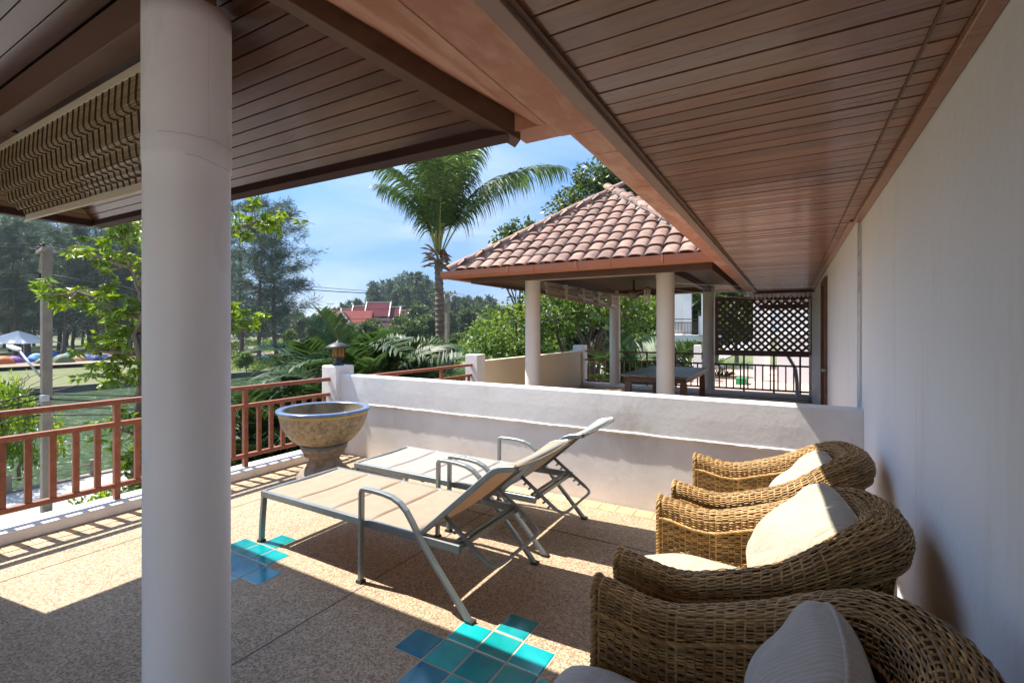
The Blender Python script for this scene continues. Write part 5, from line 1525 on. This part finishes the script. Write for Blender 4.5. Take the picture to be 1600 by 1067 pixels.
tag(b.build('bare_bush', M['pale_bark']), 'tangle of bare grey twigs beside the concrete utility pole', 'bush')

# mid-distance trees (individuals, four crown shapes)
MT = [broadleaf('midtree_a', 7, mk_lobes(80, 10, 2.0, 3.6, 6.4, 1.35), 3600, .42, .24, M['mango'], M['bark'], 90, trunk_r=.16, fork=.4),
      broadleaf('midtree_b', 6, mk_lobes(81, 9, 1.8, 2.8, 5.2, 1.25), 3400, .40, .23, M['shrub_leaf'], M['bark'], 91, trunk_r=.13, fork=.35),
      broadleaf('midtree_c', 8, mk_lobes(82, 11, 1.7, 3.5, 7.6, 1.2), 3800, .40, .22, M['mango'], M['bark'], 92, trunk_r=.16, fork=.4)]
rr = random.Random(17)
LAND = ((500, 'right of the tall casuarinas'), (540, 'left of the red temple hall'), (606, 'in front of the temple roofs'), (672, 'between the temple and the coconut trunk'), (752, 'right of the coconut trunk'),
        (826, 'left of the first pavilion column'), (905, 'behind the first pavilion column'), (975, 'behind the back pavilion columns'), (3000, 'behind the pavilion table'))
RANKW = ('nearest', 'second nearest', 'third nearest', 'fourth nearest', 'fifth nearest', 'sixth nearest')
def tree_labels(spots, kinds):
    where = [next(w for lim, w in LAND if s[0] < lim) for s in spots]
    out = []
    for i, s in enumerate(spots):
        same = sorted(j for j in range(len(spots)) if where[j] == where[i] and spots[j][2] == s[2])
        same.sort(key=lambda j: spots[j][1])
        out.append((RANKW[same.index(i)] + ' ' if len(same) > 1 else '') + kinds[s[2]] + ' ' + where[i])
    return out
GM = 'green trees of the middle distance between the house and the temple'
LM = ['dark round-headed tree', 'light green spreading tree', 'tall narrow green tree']
named = {0: 'yellow-green tree directly in front of the red temple roof'}
spots = [(560, 46, 1, .72), (505, 62, 1, .8), (590, 75, 0, .75), (640, 58, 1, .8), (715, 52, 0, .8), (668, 90, 0, 1.3), (625, 110, 0, 1.2), (738, 66, 1, .85), (775, 48, 0, .7), (760, 85, 2, 1.05), (790, 100, 0, 1.2), (812, 58, 2, .9), (700, 120, 2, 1.45), (655, 135, 2, 1.6),
         (730, 130, 0, 1.6), (835, 75, 0, 1.1), (860, 42, 1, .9), (880, 60, 0, 1.1), (905, 36, 0, .9), (935, 50, 1, 1.1), (960, 40, 2, 1.0), (985, 30, 1, .8), (1010, 36, 0, 1.1), (1060, 40, 0, 1.4), (1090, 45, 2, 1.4), (1120, 52, 0, 1.6), (520, 95, 1, .85), (548, 120, 0, .9), (480, 80, 1, .7),
         (455, 110, 1, .75), (840, 110, 2, 1.6), (870, 130, 0, 1.8), (800, 140, 2, 1.7), (470, 55, 1, .55), (385, 62, 1, .5), (610, 40, 1, .55), (685, 42, 1, .6), (1150, 60, 0, 1.5), (530, 70, 1, 1.0), (575, 88, 0, 1.0), (600, 70, 1, .95), (545, 100, 2, .85), (620, 84, 0, 1.0), (500, 130, 0, 1.3), (470, 150, 2, 1.3), (510, 150, 1, 1.4), (585, 130, 0, 1.05), (632, 150, 2, 1.4), (645, 74, 0, 1.1), (490, 100, 0, .8)]
LABS = tree_labels(spots, LM)
for i, (u, D, k, s) in enumerate(spots):
    x, y = at(u, D)
    tree('garden_tree', MT[k], x, y, ground_z(x) - .1, LABS[i], rotz=rr.uniform(0, 6), sc=s * rr.uniform(.92, 1.08), group=GM)

# casuarinas
def casuarina(key, H, seed, nb=46, needles=9000):
    rg = np.random.default_rng(seed)
    b = MB(); limb(b, (0, 0, -.5), (rg.normal() * .4, rg.normal() * .4, H * .97), H * .014, .03, rg, 12, .008, 8)
    SP, SD = [], []
    for i in range(nb):
        f = .16 + .8 * (i + rg.random()) / nb
        L = H * (.27 * (1 - f) ** .55 + .035) * rg.uniform(.65, 1.2)
        a = rg.uniform(0, 2 * PI); el = rg.uniform(.15, .75)
        p = Vector((0, 0, H * f)); q = p + Vector((math.cos(a) * math.cos(el), math.sin(a) * math.cos(el), math.sin(el))) * L
        pts = limb(b, p, q, .05 * (1 - f) + .02, .012, rg, 5, .08, 5)
        for k in range(7):
            s = pts[int(rg.integers(1, len(pts)))].lerp(pts[int(rg.integers(2, len(pts)))], rg.random())
            d = Vector((math.cos(a) + rg.normal() * .7, math.sin(a) + rg.normal() * .7, rg.uniform(-.1, .9))).normalized()
            SP.append(tuple(s)); SD.append(tuple(d * L * .30))
    SP, SD = np.array(SP), np.array(SD)
    idx = rg.integers(0, len(SP), needles); f = rg.random(needles)[:, None]
    P = SP[idx] + SD[idx] * f + rg.normal(size=(needles, 3)) * H * .009
    D = SD[idx] / np.linalg.norm(SD[idx], axis=1, keepdims=True) * .8 + rg.normal(size=(needles, 3)) * .45 + np.array([0, 0, -.25])
    V, F = leaf_arrays(P, D, H * .040 * rg.uniform(.6, 1.3, needles), H * .0030 + 0 * P[:, 0], rg, fold=.1, curl=.1)
    return b.mesh(key + '_trunk', M['bark']), fast_mesh(key + '_crown', V, F, M['casuarina'])
CA = [casuarina('casuarina_a', 26, 201, 66, 11500), casuarina('casuarina_b', 24, 202, 58, 10500), casuarina('casuarina_c', 28, 203, 60, 11000)]
def cas(u, D, k, s, lab, group=None):
    x, y = at(u, D); return tree('casuarina', CA[k], x, y, ground_z(x) - .2, lab, 'casuarina', rotz=rr.uniform(0, 6), sc=s, group=group)
cas(430, 80, 0, 1.05, 'tall feathery casuarina standing clear against the sky right of the thick column')
cas(404, 76, 1, 1.02, 'tall feathery casuarina half hidden by the thick column')
cas(376, 84, 2, 1.0, 'feathery casuarina directly beside the edge of the thick column')
GC = 'casuarinas of the wood behind the camp'
lc = ['dark casuarina of the wood behind the tents']
for i in range(40):
    u = -60 + 420 * ((i * 0.618) % 1.0); D = 88 + 6.0 * (i % 9) + rr.uniform(0, 5)
    cas(u, D, i % 3, rr.uniform(.85, 1.15), 'dark casuarina of the wood behind the tents', GC)
for i, (u, D, s) in enumerate(((25, 80, .9), (100, 79, .95), (150, 84, 1.0), (205, 82, .95), (-10, 78, .9))):
    cas(u, D, i % 3, s, ('casuarina trunk left of the concrete pole behind the orange tent' if i == 0 else 'dark casuarina of the wood behind the tents'), None if i == 0 else GC)

# far wood on the skyline: one mass
rg = np.random.default_rng(300)
Vs, Fs, base = [], [], 0
for i in range(620):
    u = (430 + 760 * rg.random()) if i < 470 else (-140 + 600 * rg.random()); D = rg.uniform(190, 300)
    x, y = at(u, D); H = rg.uniform(17, 27) * (1.12 if u > 575 else (.78 if u > 440 else .8)) * (D / 245) * (.85 + .25 * math.sin(u * .021 + 1) + .10 * math.sin(u * .06))
    n = 420
    f = rg.random(n) ** .8; rad = (H * .20) * (1.05 - f * .85) * np.sqrt(rg.random(n)); a = rg.uniform(0, 2 * PI, n)
    P = np.stack([x + rad * np.cos(a), y + rad * np.sin(a), ground_z(x) + H * (.08 + .92 * f)], 1)
    D_ = rg.normal(size=(n, 3)) + np.array([0, 0, .5])
    V, F = leaf_arrays(P, D_, 1.9 * rg.uniform(.5, 1.2, n), .8, rg)
    Vs.append(V); Fs.append(F + base); base += len(V)
o = inst('distant_wood', fast_mesh('distant_wood', np.concatenate(Vs), np.concatenate(Fs), M['far_leaf']), None, (0, 0, 0)); tag(o, 'distant dark wood along the skyline', 'wood', kind='stuff')
# undergrowth filling the ground between the road and the trees
Vs, Fs, base = [], [], 0
n = 90000
u = rg.uniform(360, 1130, n); D = 20 + 130 * rg.random(n) ** 1.3
r_ = (u - 800) / 748 * D; X = r_ * math.cos(TH) - D * math.sin(TH); Y = r_ * math.sin(TH) + D * math.cos(TH)
keep = ((X > -9.5) | (X < -64.5)) | ((X < -22) & (X > -23)) ; keep &= ~((X > -1.5) & (Y > 12) & (Y < 26) & (X < 8))
X, Y, D = X[keep], Y[keep], D[keep]
patch = np.sin(X * .21 + Y * .13) + np.sin(X * .08 - Y * .17 + 2) + .6 * np.sin(X * .5 + Y * .4)
k2 = patch > .1; X, Y, D, patch = X[k2], Y[k2], D[k2], patch[k2]
n = len(X)
zg = np.array([ground_z(v) for v in X])
P = np.stack([X, Y, zg + rg.random(n) * (.25 + .75 * np.clip(patch, 0, 1.4))], 1)
V, F = leaf_arrays(P, rg.normal(size=(n, 3)) + np.array([0, 0, .6]), .22 + .0035 * D, .10 + .0018 * D, rg)
o = inst('undergrowth', fast_mesh('undergrowth', V, F, M['shrub_leaf']), None, (0, 0, 0)); tag(o, 'low green undergrowth beyond the garden', 'undergrowth', kind='stuff')

# ================================================================== TEMPLE, neighbour house, small buildings
def gable_roof(b, cx, cy, L, Wd, z0, z1, ang, over=0):
    ca, sa_ = math.cos(ang), math.sin(ang)
    def T(a, c, z): return (cx + a * ca - c * sa_, cy + a * sa_ + c * ca, z)
    pts = [T(-L/2, -Wd/2, z0), T(-L/2, 0, z1), T(-L/2, Wd/2, z0), T(-L/2, Wd/2 - .4, z0), T(-L/2, 0, z1 - .5), T(-L/2, -Wd/2 + .4, z0)]
    b.prism(pts, (L * ca, L * sa_, 0)); return T
D = 168; x0, y0 = at(592, D); ang = TH + .12
te = thing('temple', 'temple with tiered maroon roofs and cream gable edges beyond the trees', 'temple', (x0, y0, ground_z(x0)))
zb = ground_z(x0)
body = MB()
for (da, L, Wd, ze, zr_) in ((0, 20, 7, 3.3, 3.5),):
    ca, sa_ = math.cos(ang), math.sin(ang)
    c = [(x0 + a * ca - w * sa_, y0 + a * sa_ + w * ca) for a, w in ((-10, -3.5), (10, -3.5), (10, 3.5), (-10, 3.5))]
    body.prism([(p[0], p[1], zb) for p in c], (0, 0, 5.6 - zb))
body.build('wall', M['white_paint'], te)
tiers = [(0, 8.2, 10.5, 6.0, 11.0), (-6.2, 5.0, 9.5, 5.5, 9.7), (-10.6, 4.2, 8.6, 5.0, 8.6), (5.6, 3.6, 9.5, 5.2, 9.4), (8.6, 3.2, 8.6, 4.6, 8.2), (0, 22, 13.5, 3.4, 5.9)]
for i, (da, L, Wd, ze, zr_) in enumerate(tiers):
    b = MB(); cxx, cyy = x0 + da * math.cos(ang), y0 + da * math.sin(ang)
    T = gable_roof(b, cxx, cyy, L, Wd, ze, zr_, ang); r_o = b.build('roof', M['maroon'], te)
    for e in (-1, 1):
        b = MB()
        for sd in (-1, 1):
            b.bar(T(e * L / 2, sd * (Wd / 2 + .1), ze - .05), T(e * L / 2, 0, zr_ + .12), .35, .35)
        b.tube([T(e * L / 2, 0, zr_), T(e * (L / 2 + .3), 0, zr_ + .7)], [.15, .04], 5)
        b.build('gable_trim', M['cream_wall'], r_o)
    b = MB(); b.bar(T(-L / 2, 0, zr_ + .1), T(L / 2, 0, zr_ + .1), .3, .3); b.build('ridge', M['cream_wall'], r_o)
x1, y1 = at(541, D - 12)
hl = thing('temple_hall', 'long hall with a faded red roof left of the temple', 'hall', (x1, y1, ground_z(x1)))
b = MB(); T = gable_roof(b, x1, y1, 17, 10, 3.8, 7.7, ang); b.build('roof', M['red_roof'], hl)
b = MB(); c = [T(a, w, zb)[:2] for a, w in ((-8, -4), (8, -4), (8, 4), (-8, 4))]; b.prism([(p[0], p[1], zb) for p in c], (0, 0, 4.6 - zb)); b.build('wall', M['white_paint'], hl)
xg, yg = at(536, D - 17.5)
b = MB(); T = gable_roof(b, xg, yg, 6.5, 5.5, 3.6, 7.0, ang + PI / 2); b.build('porch_roof', M['maroon'], hl)
for e in (-1,):
    b = MB()
    for sd in (-1, 1): b.bar(T(e * 3.25, sd * 2.8, 3.5), T(e * 3.25, 0, 7.2), .4, .4)
    b.build('gable_trim', M['white_paint'], hl)

nh = thing('neighbour_house', 'white neighbour house with balcony and outside stair behind the lattice', 'house', (2, 21, GZ))
b = MB(); b.box(-.35, 8, 17.6, 26, GZ, 1.35); b.build('wall', M['white_wall'], nh)
b = MB(); b.box(-.30, 8, 17.9, 26, 1.352, 4.6); b.build('upper_wall', M['white_wall'], nh)
b = MB(); b.box(-3.0, -.36, 15.2, 25, GZ, -.25); b.build('courtyard_base', M['white_wall'], nh)
b = MB(); b.box(-3.05, 2.2, 13.3, 25.5, -.249, -.21); b.build('courtyard_floor', M['pink_tile'], nh)
for y in (17.9, 20.4, 23):
    b = MB(); b.box(-1.05, -.72, y, y + .33, -.208, 2.6); b.build('column', M['white_wall'], nh)
b = MB(); b.box(-1.45, -1.15, 16.4, 17.0, -.208, -.02); b.build('green_mat_box', plain('green_paint', (.03, .28, .10)), nh)
bx, by = at(1082, 30)
nb2 = thing('balcony_house', 'white house wing with a railed balcony beyond the pavilion', 'house', (bx, by, GZ))
def L2(u, D, z): p = at(u, D); return (p[0], p[1], z)
for uu in (1060, 1105):
    p = L2(uu, 30.6, 0); b = MB(); b.box(p[0] - .3, p[0] + .3, p[1] - .3, p[1] + .3, GZ, 4.2); b.build('pier', M['white_wall'], nb2)
p = L2(1050, 30, 0); q = L2(1128, 30, 0); dv = (Vector(q) - Vector(p)); nn = Vector((-dv.y, dv.x, 0)).normalized()
b = MB(); b.prism([Vector((p[0], p[1], 1.15)), Vector((q[0], q[1], 1.15)), Vector((q[0], q[1], .75)), Vector((p[0], p[1], .75))], nn * 1.6); b.build('balcony_slab', M['white_wall'], nb2)
b = MB(); pr = Vector(L2(1099, 29.95, 0)); b.box(pr.x - .25, pr.x + .25, pr.y - .25, pr.y + .25, 1.151, 2.35); b.build('balcony_pier', M['white_wall'], nb2)
rl = MB(); P0 = Vector((p[0], p[1], 0)); P1 = Vector((q[0], q[1], 0))
for z in (2.15, 1.95, 1.30): rl.bar(P0 + Vector((0, 0, z)), P1 + Vector((0, 0, z)), .05, .05)
for k in range(34):
    c = P0.lerp(P1, (k + .5) / 34); rl.box(c.x - .018, c.x + .018, c.y - .018, c.y + .018, 1.301, 1.925)
rl.build('balcony_railing', M['dark_rail'], nb2)
wall_p = Vector(L2(1075, 32.5, 0)); b = MB(); b.box(wall_p.x - 1.3, wall_p.x + .2, wall_p.y, wall_p.y + .3, 1.151, 4.2); b.build('upper_wall', plain('grey_white_wall', (.55, .57, .6)), nb2)
fp_ = Vector(L2(1090, 15.5, 0)); b = MB(); b.box(fp_.x - .1, fp_.x + .1, fp_.y - .1, fp_.y + .1, GZ, 1.0); tag(b.build('gate_post', M['white_wall'], bevel=.01), 'white gate post behind the back railing right of the table', 'post')

# small buildings and water tower in the middle distance right of the palm
for i, (u, D, w, h, lab, rc) in enumerate(((800, 120, 7, 4.0, 'small white house with a faded orange roof far right of the coconut palm', 'red_roof'), (845, 150, 8, 4.5, 'far white house hidden among trees behind the first pavilion column', 'maroon'))):
    x, y = at(u, D); hs = thing('small_house', lab, 'house', (x, y, ground_z(x)))
    b = MB(); b.box(x - w / 2, x + w / 2, y - 3, y + 3, ground_z(x), ground_z(x) + h); b.build('wall', M['white_paint'], hs)
    b = MB(); gable_roof(b, x, y, w + 1, 7.4, ground_z(x) + h + .01, ground_z(x) + h + 1.8, 0); b.build('roof', M[rc], hs)
    for q in (-.25, .25):
        b = MB(); b.box(x + q * w - .5, x + q * w + .5, y - 3.05, y - 3.005, ground_z(x) + 1.2, ground_z(x) + 2.5); b.build('window', M['iron'], hs)
x, y = at(815, 95); wt = thing('water_tower', 'grey water tank on a stand beside the first pavilion column', 'water tower', (x, y, ground_z(x)))
for a in range(4):
    q = PI / 4 + a * PI / 2; b = MB(); b.bar((x + .9 * math.cos(q), y + .9 * math.sin(q), ground_z(x)), (x + .7 * math.cos(q), y + .7 * math.sin(q), 4.2), .14, .14); b.build('leg', M['concrete'], wt)
b = MB(); b.lathe([(1.0, 4.2), (1.05, 4.3), (1.05, 5.9), (.8, 6.2), (.15, 6.35)], (x, y, 0), 18, cap0=True, cap1=True); b.build('tank', M['concrete'], wt)

# ================================================================== POLES, cables, bollards, tents
def pole(x, y, z1, label, arm_az, lamp=False, r=.115, mat='concrete'):
    t = thing('utility_pole', label, 'utility pole', (x, y, GZ))
    b = MB(); h0, h1 = r, r * .72
    b.prism([(x - h0, y - h0, GZ - .2), (x + h0, y - h0, GZ - .2), (x + h0, y + h0, GZ - .2), (x - h0, y + h0, GZ - .2)], (0, 0, z1 - GZ + .2)); b.build('shaft', M[mat], t, bevel=.02)
    d = Vector((math.cos(arm_az), math.sin(arm_az), 0)); c = Vector((x, y, z1 - .12))
    b = MB(); b.bar(c - d * .95 + Vector((0, -.16, 0)), c + d * .25 + Vector((0, -.16, 0)), .09, .10); b.bar(c - d * .55 + Vector((0, -.16, -.06)), c - d * .05 + Vector((0, -.16, -.6)), .04, .04); b.build('crossarm', M[mat], t)
    for q in (-.85, -.45, .15):
        b = MB(); p = c + d * q + Vector((0, -.16, .05)); b.lathe([(.03, 0), (.045, .03), (.03, .06), (.045, .09), (.02, .12)], tuple(p), 10, cap0=True, cap1=True); b.build('insulator', M['iron'], t)
    b = MB(); b.bar((x + .01, y - .15, z1 - .75), (x + .01, y - .15, z1 - 1.35), .05, .03); b.build('cable_rack', M['iron'], t)
    if lamp:
        b = MB(); p0 = Vector((x, y - .14, .1)); p1 = p0 + Vector((-.75, -.25, .75)); b.tube([p0, p1], .03, 8); b.build('lamp_arm', M['pvc'], t)
        b = MB(); dd = Vector((-.8, -.25, .22)).normalized(); ss = Vector((.25, -.8, 0)).normalized() * .10
        b.prism([p1 - ss * .5, p1 + ss * .5, p1 + dd * .12 + ss, p1 + dd * .42 + ss * .9, p1 + dd * .5 + ss * .3, p1 + dd * .5 - ss * .3, p1 + dd * .42 - ss * .9, p1 + dd * .12 - ss], (0, 0, .07)); b.build('lamp_head', M['white_paint'], t, bevel=.01)
        b = MB(); b.box(x + .12, x + .34, y - .20, y - .02, -.62, -.44); b.build('junction_box', M['pvc'], t, bevel=.01)
    return t
PX = -19.4; PYs = (-13.5, 5.45, 25.0, 45.0, 66.0)
for i, py_ in enumerate(PYs[1:]):
    lab = ('near concrete utility pole with a white street lamp on an arm', 'utility pole right of the coconut trunk', 'third utility pole along the road, beyond the pavilion corner', 'farthest utility pole of the row along the road')[i]
    pole(PX, py_, 3.95, lab, PI * .95, lamp=(i == 0))
lv = [(-.85, 4.0, .55), (-.45, 4.0, .6), (.15, 4.0, .5), (.0, 3.2, .7), (.0, 2.75, .75), (.05, -.40, .85), (.12, -.55, 1.0), (.02, -.75, 1.1), (-.05, -1.05, .8)]
for k, (dx, z, sag) in enumerate(lv):
    for i in range(4):
        ya, yb = PYs[i], PYs[i + 1]
        if k > 5 and i > 1: continue
        b = MB(); b.tube([(PX + dx * .98, ya + (yb - ya) * t - .16, z - sag * 4 * t * (1 - t)) for t in np.linspace(0, 1, 18)], .012 if k < 5 else .022, 5)
        tag(b.build('power_cable', M['wire']), ('outermost thin cable on the crossarm', 'middle thin cable on the crossarm', 'inner thin cable on the crossarm', 'upper thin cable below the crossarm', 'lower thin cable below the crossarm', 'topmost thick telephone cable', 'second thick telephone cable from the top', 'third thick telephone cable from the top', 'lowest thick telephone cable')[k] + (' left of the near concrete pole', ' between the near concrete pole and the next', ' between the second and third poles', ' between the third pole and the farthest')[i], 'cable', 'power cables along the road' if k < 5 else 'telephone cables along the road')
def lamppost(u, D, h, lab):
    x, y = at(u, D); t = thing('lamp_post', lab, 'street lamp', (x, y, ground_z(x)))
    b = MB(); b.tube([(x, y, ground_z(x)), (x, y, ground_z(x) + h)], [.10, .06], 8); b.build('pole', M['concrete'], t)
    b = MB(); b.bar((x - .9, y, ground_z(x) + h), (x + .9, y, ground_z(x) + h), .12, .1); b.cbox((x - .9, y, ground_z(x) + h + .06), (.35, .15, .06)); b.cbox((x + .9, y, ground_z(x) + h + .06), (.35, .15, .06)); b.build('lamp_head', M['pvc'], t)
lamppost(516, 120, 11.0, 'tall floodlight mast left of the temple'); lamppost(628, 120, 10.5, 'tall lamp post just right of the temple roofs')
lamppost(718, 60, 5.0, 'slim lamp post right of the utility pole'); lamppost(655, 50, 4.4, 'slim lamp post left of the coconut trunk')
# bollards joined by a pipe rail along the quay
for i in range(9):
    yb = 5.4 - 2.3 * 2 + i * 2.3
    b = MB(); b.box(-22.82, -22.62, yb - .10, yb + .10, -3.93, -3.38)
    tag(b.build('quay_bollard', M['concrete'], bevel=.02), 'square grey concrete bollard on the canal quay', 'bollard', 'bollards along the canal quay')
b = MB(); b.tube([(-22.72, -8, -3.55), (-22.72, 25, -3.55)], .03, 6); tag(b.build('quay_rail', M['concrete']), 'thin rail running through the concrete bollards on the quay', 'rail')
# tents
def tent_mesh(key, w, l, h, mat, mat2):
    b = MB(); P = []
    for i in range(9):
        a = PI * i / 8; row = []
        for j in range(9):
            c = PI * j / 8
            row.append((w / 2 * math.cos(a) * (1 - .08 * math.sin(c)), l / 2 * math.cos(c), h * (math.sin(a) ** .75) * (math.sin(c) ** .6)))
        P.append(row)
    b.grid(P, smooth=True)
    m1 = b.mesh(key, mat)
    d = MB(); P = []
    for i in range(5):
        t_ = i / 4; P.append([(-w * .23 + w * .46 * t_, -l * .46 + k * .10 * l, .04 + k * h * .19 * (1 - abs(t_ - .5) * .8)) for k in range(4)])
    d.grid([[(x, y - .03, z + .02) for x, y, z in row] for row in P]); m2 = d.mesh(key + '_door', mat2)
    return m1, m2
tc = [('orange', (.55, .13, .02)), ('blue', (.03, .13, .42)), ('pale blue', (.18, .40, .58)), ('teal', (.03, .30, .36)), ('olive', (.14, .16, .08)), ('purple', (.17, .06, .24)), ('grey', (.38, .38, .38)), ('salmon', (.55, .28, .17)), ('navy', (.03, .05, .17))]
tmats = [plain('%s_tent_cloth' % c.replace(' ', '_'), v, .7) for c, v in tc]; dmat = plain('tent_mesh_door', (.05, .05, .06), .8)
TM = [tent_mesh('tent_%s' % c.replace(' ', '_'), 2.6, 2.2, 1.5, tmats[i], dmat) for i, (c, v) in enumerate(tc)]
ts = [(5, 62, 0, 1.2, 'orange dome tent at the far left of the camp'), (22, 64, 5, 1.1, 'purple dome tent next to the orange tent'), (52, 66, 1, 1.0, 'blue dome tent beside the street lamp head'), (57, 71, 2, 1.1, 'pale blue dome tent behind the blue one by the lamp head'), (66, 63, 4, .9, 'small olive tent left of the concrete pole'),
      (98, 65, 4, 1.3, 'big olive tent right of the concrete pole'), (106, 72, 3, 1.1, 'teal tent behind the big olive tent'), (125, 68, 7, 1.0, 'salmon tent in the middle of the camp'), (135, 70, 1, 1.0, 'blue tent right of the salmon tent'), (118, 75, 2, 1.0, 'pale tent deep among the trees'), (150, 69, 8, 1.0, 'navy tent in front of the bright tree'),
      (163, 72, 1, .9, 'blue tent half hidden by leaves of the bright tree'), (176, 70, 5, 1.0, 'violet tent near the bright tree trunk'), (188, 73, 2, 1.0, 'pale blue tent behind the bright tree trunk'), (38, 74, 8, 1.1, 'navy tent in the shade of the wood'), (82, 76, 1, 1.1, 'blue tent directly behind the concrete pole'), (205, 71, 7, 1.0, 'salmon tent beside the thick column'),
      (380, 74, 8, 1.2, 'navy tent under the casuarinas right of the thick column'), (395, 76, 5, 1.1, 'purple tent under the casuarinas'), (412, 78, 2, 1.1, 'pale blue tent at the foot of the tall casuarina')]
for i, (u, D, k, s, lab) in enumerate(ts):
    x, y = at(u, D); t = thing('tent', lab, 'tent', (x, y, ground_z(x)), 'dome tents of the camp across the canal')
    inst('tent_dome', TM[k][0], t, (x, y, ground_z(x))); inst('tent_door', TM[k][1], t, (x, y, ground_z(x)))
    t.rotation_euler = (0, 0, R(60) + rr.uniform(-.9, .9)); t.scale = (s * .68,) * 3
# white marquee awning at the far left
x, y = at(28, 76); mq = thing('marquee', 'white canvas marquee at the edge of the wood', 'marquee', (x, y, ground_z(x)))
b = MB(); z0 = ground_z(x); pk = (x, y, z0 + 4.4)
cs = [(x + a * math.cos(TH) * 4 - c * math.sin(TH) * 3, y + a * math.sin(TH) * 4 + c * math.cos(TH) * 3, z0 + 2.4) for a, c in ((-1, -1), (1, -1), (1, 1), (-1, 1))]
b.add(cs + [pk], [(0, 1, 4), (1, 2, 4), (2, 3, 4), (3, 0, 4)]); b.build('canopy', M['white_paint'], mq)
for c in cs:
    b = MB(); b.bar((c[0], c[1], z0), c, .08, .08); b.build('tent_pole', M['pvc'], mq)
# parked cars far off by the casuarinas
def car(u, D, col, lab, az):
    x, y = at(u, D); z = ground_z(x); t = thing('parked_car', lab, 'car', (0, 0, 0))
    prof_ = [(-2.1, .35), (-2.1, .75), (-1.95, .95), (-1.3, 1.0), (-.75, 1.42), (.7, 1.45), (1.35, .98), (2.0, .88), (2.15, .6), (2.1, .35)]
    b = MB(); b.prism([(a, -.8, c) for a, c in prof_], (0, 1.6, 0)); b.build('body', plain('car_paint_' + lab.split()[0], col, .3), t, bevel=.06)
    b = MB(); b.prism([(a, -.805, c) for a, c in ((-1.2, 1.0), (-.72, 1.36), (.66, 1.38), (1.2, 1.0))], (0, 1.61, 0)); b.build('window', M['iron'], t)
    for wx in (-1.3, 1.3):
        for wy in (-.78, .78):
            b = MB(); b.tube([(wx, wy - .1, .32), (wx, wy + .1, .32)], .32, 14); b.build('wheel', M['black_plastic'], t)
    t.location = (x, y, z); t.rotation_euler = (0, 0, az)
car(455, 88, (.6, .6, .62), 'white car parked beyond the casuarinas', .4); car(770, 70, (.5, .5, .5), 'silver car on the road right of the coconut palm', 1.2); car(828, 76, (.3, .02, .02), 'red car beyond the cream parapet wall', 1.0)
p = MB(); 
x, y = at(800, 64); 
sheet('side_road', -40, 60, 62, 70, GZ + .02, M['asphalt'])

# ------------------------------------------------------------------ the air: even thin haze over the whole place
hz = MB(); hz.box(-2790, 2490, -2490, 3490, -8, 40)
hm = bpy.data.materials.new('humid_air'); hm.use_nodes = True
hn = hm.node_tree; hn.nodes.clear()
ho = hn.nodes.new('ShaderNodeOutputMaterial'); hv = hn.nodes.new('ShaderNodeVolumePrincipled')
hv.inputs['Color'].default_value = (.78, .88, 1.0, 1); hv.inputs['Density'].default_value = .00022; hv.inputs['Anisotropy'].default_value = .3
hn.links.new(hv.outputs[0], ho.inputs['Volume'])
tag(hz.build('haze', hm), kind='stuff')
SC.cycles.volume_bounces = 0
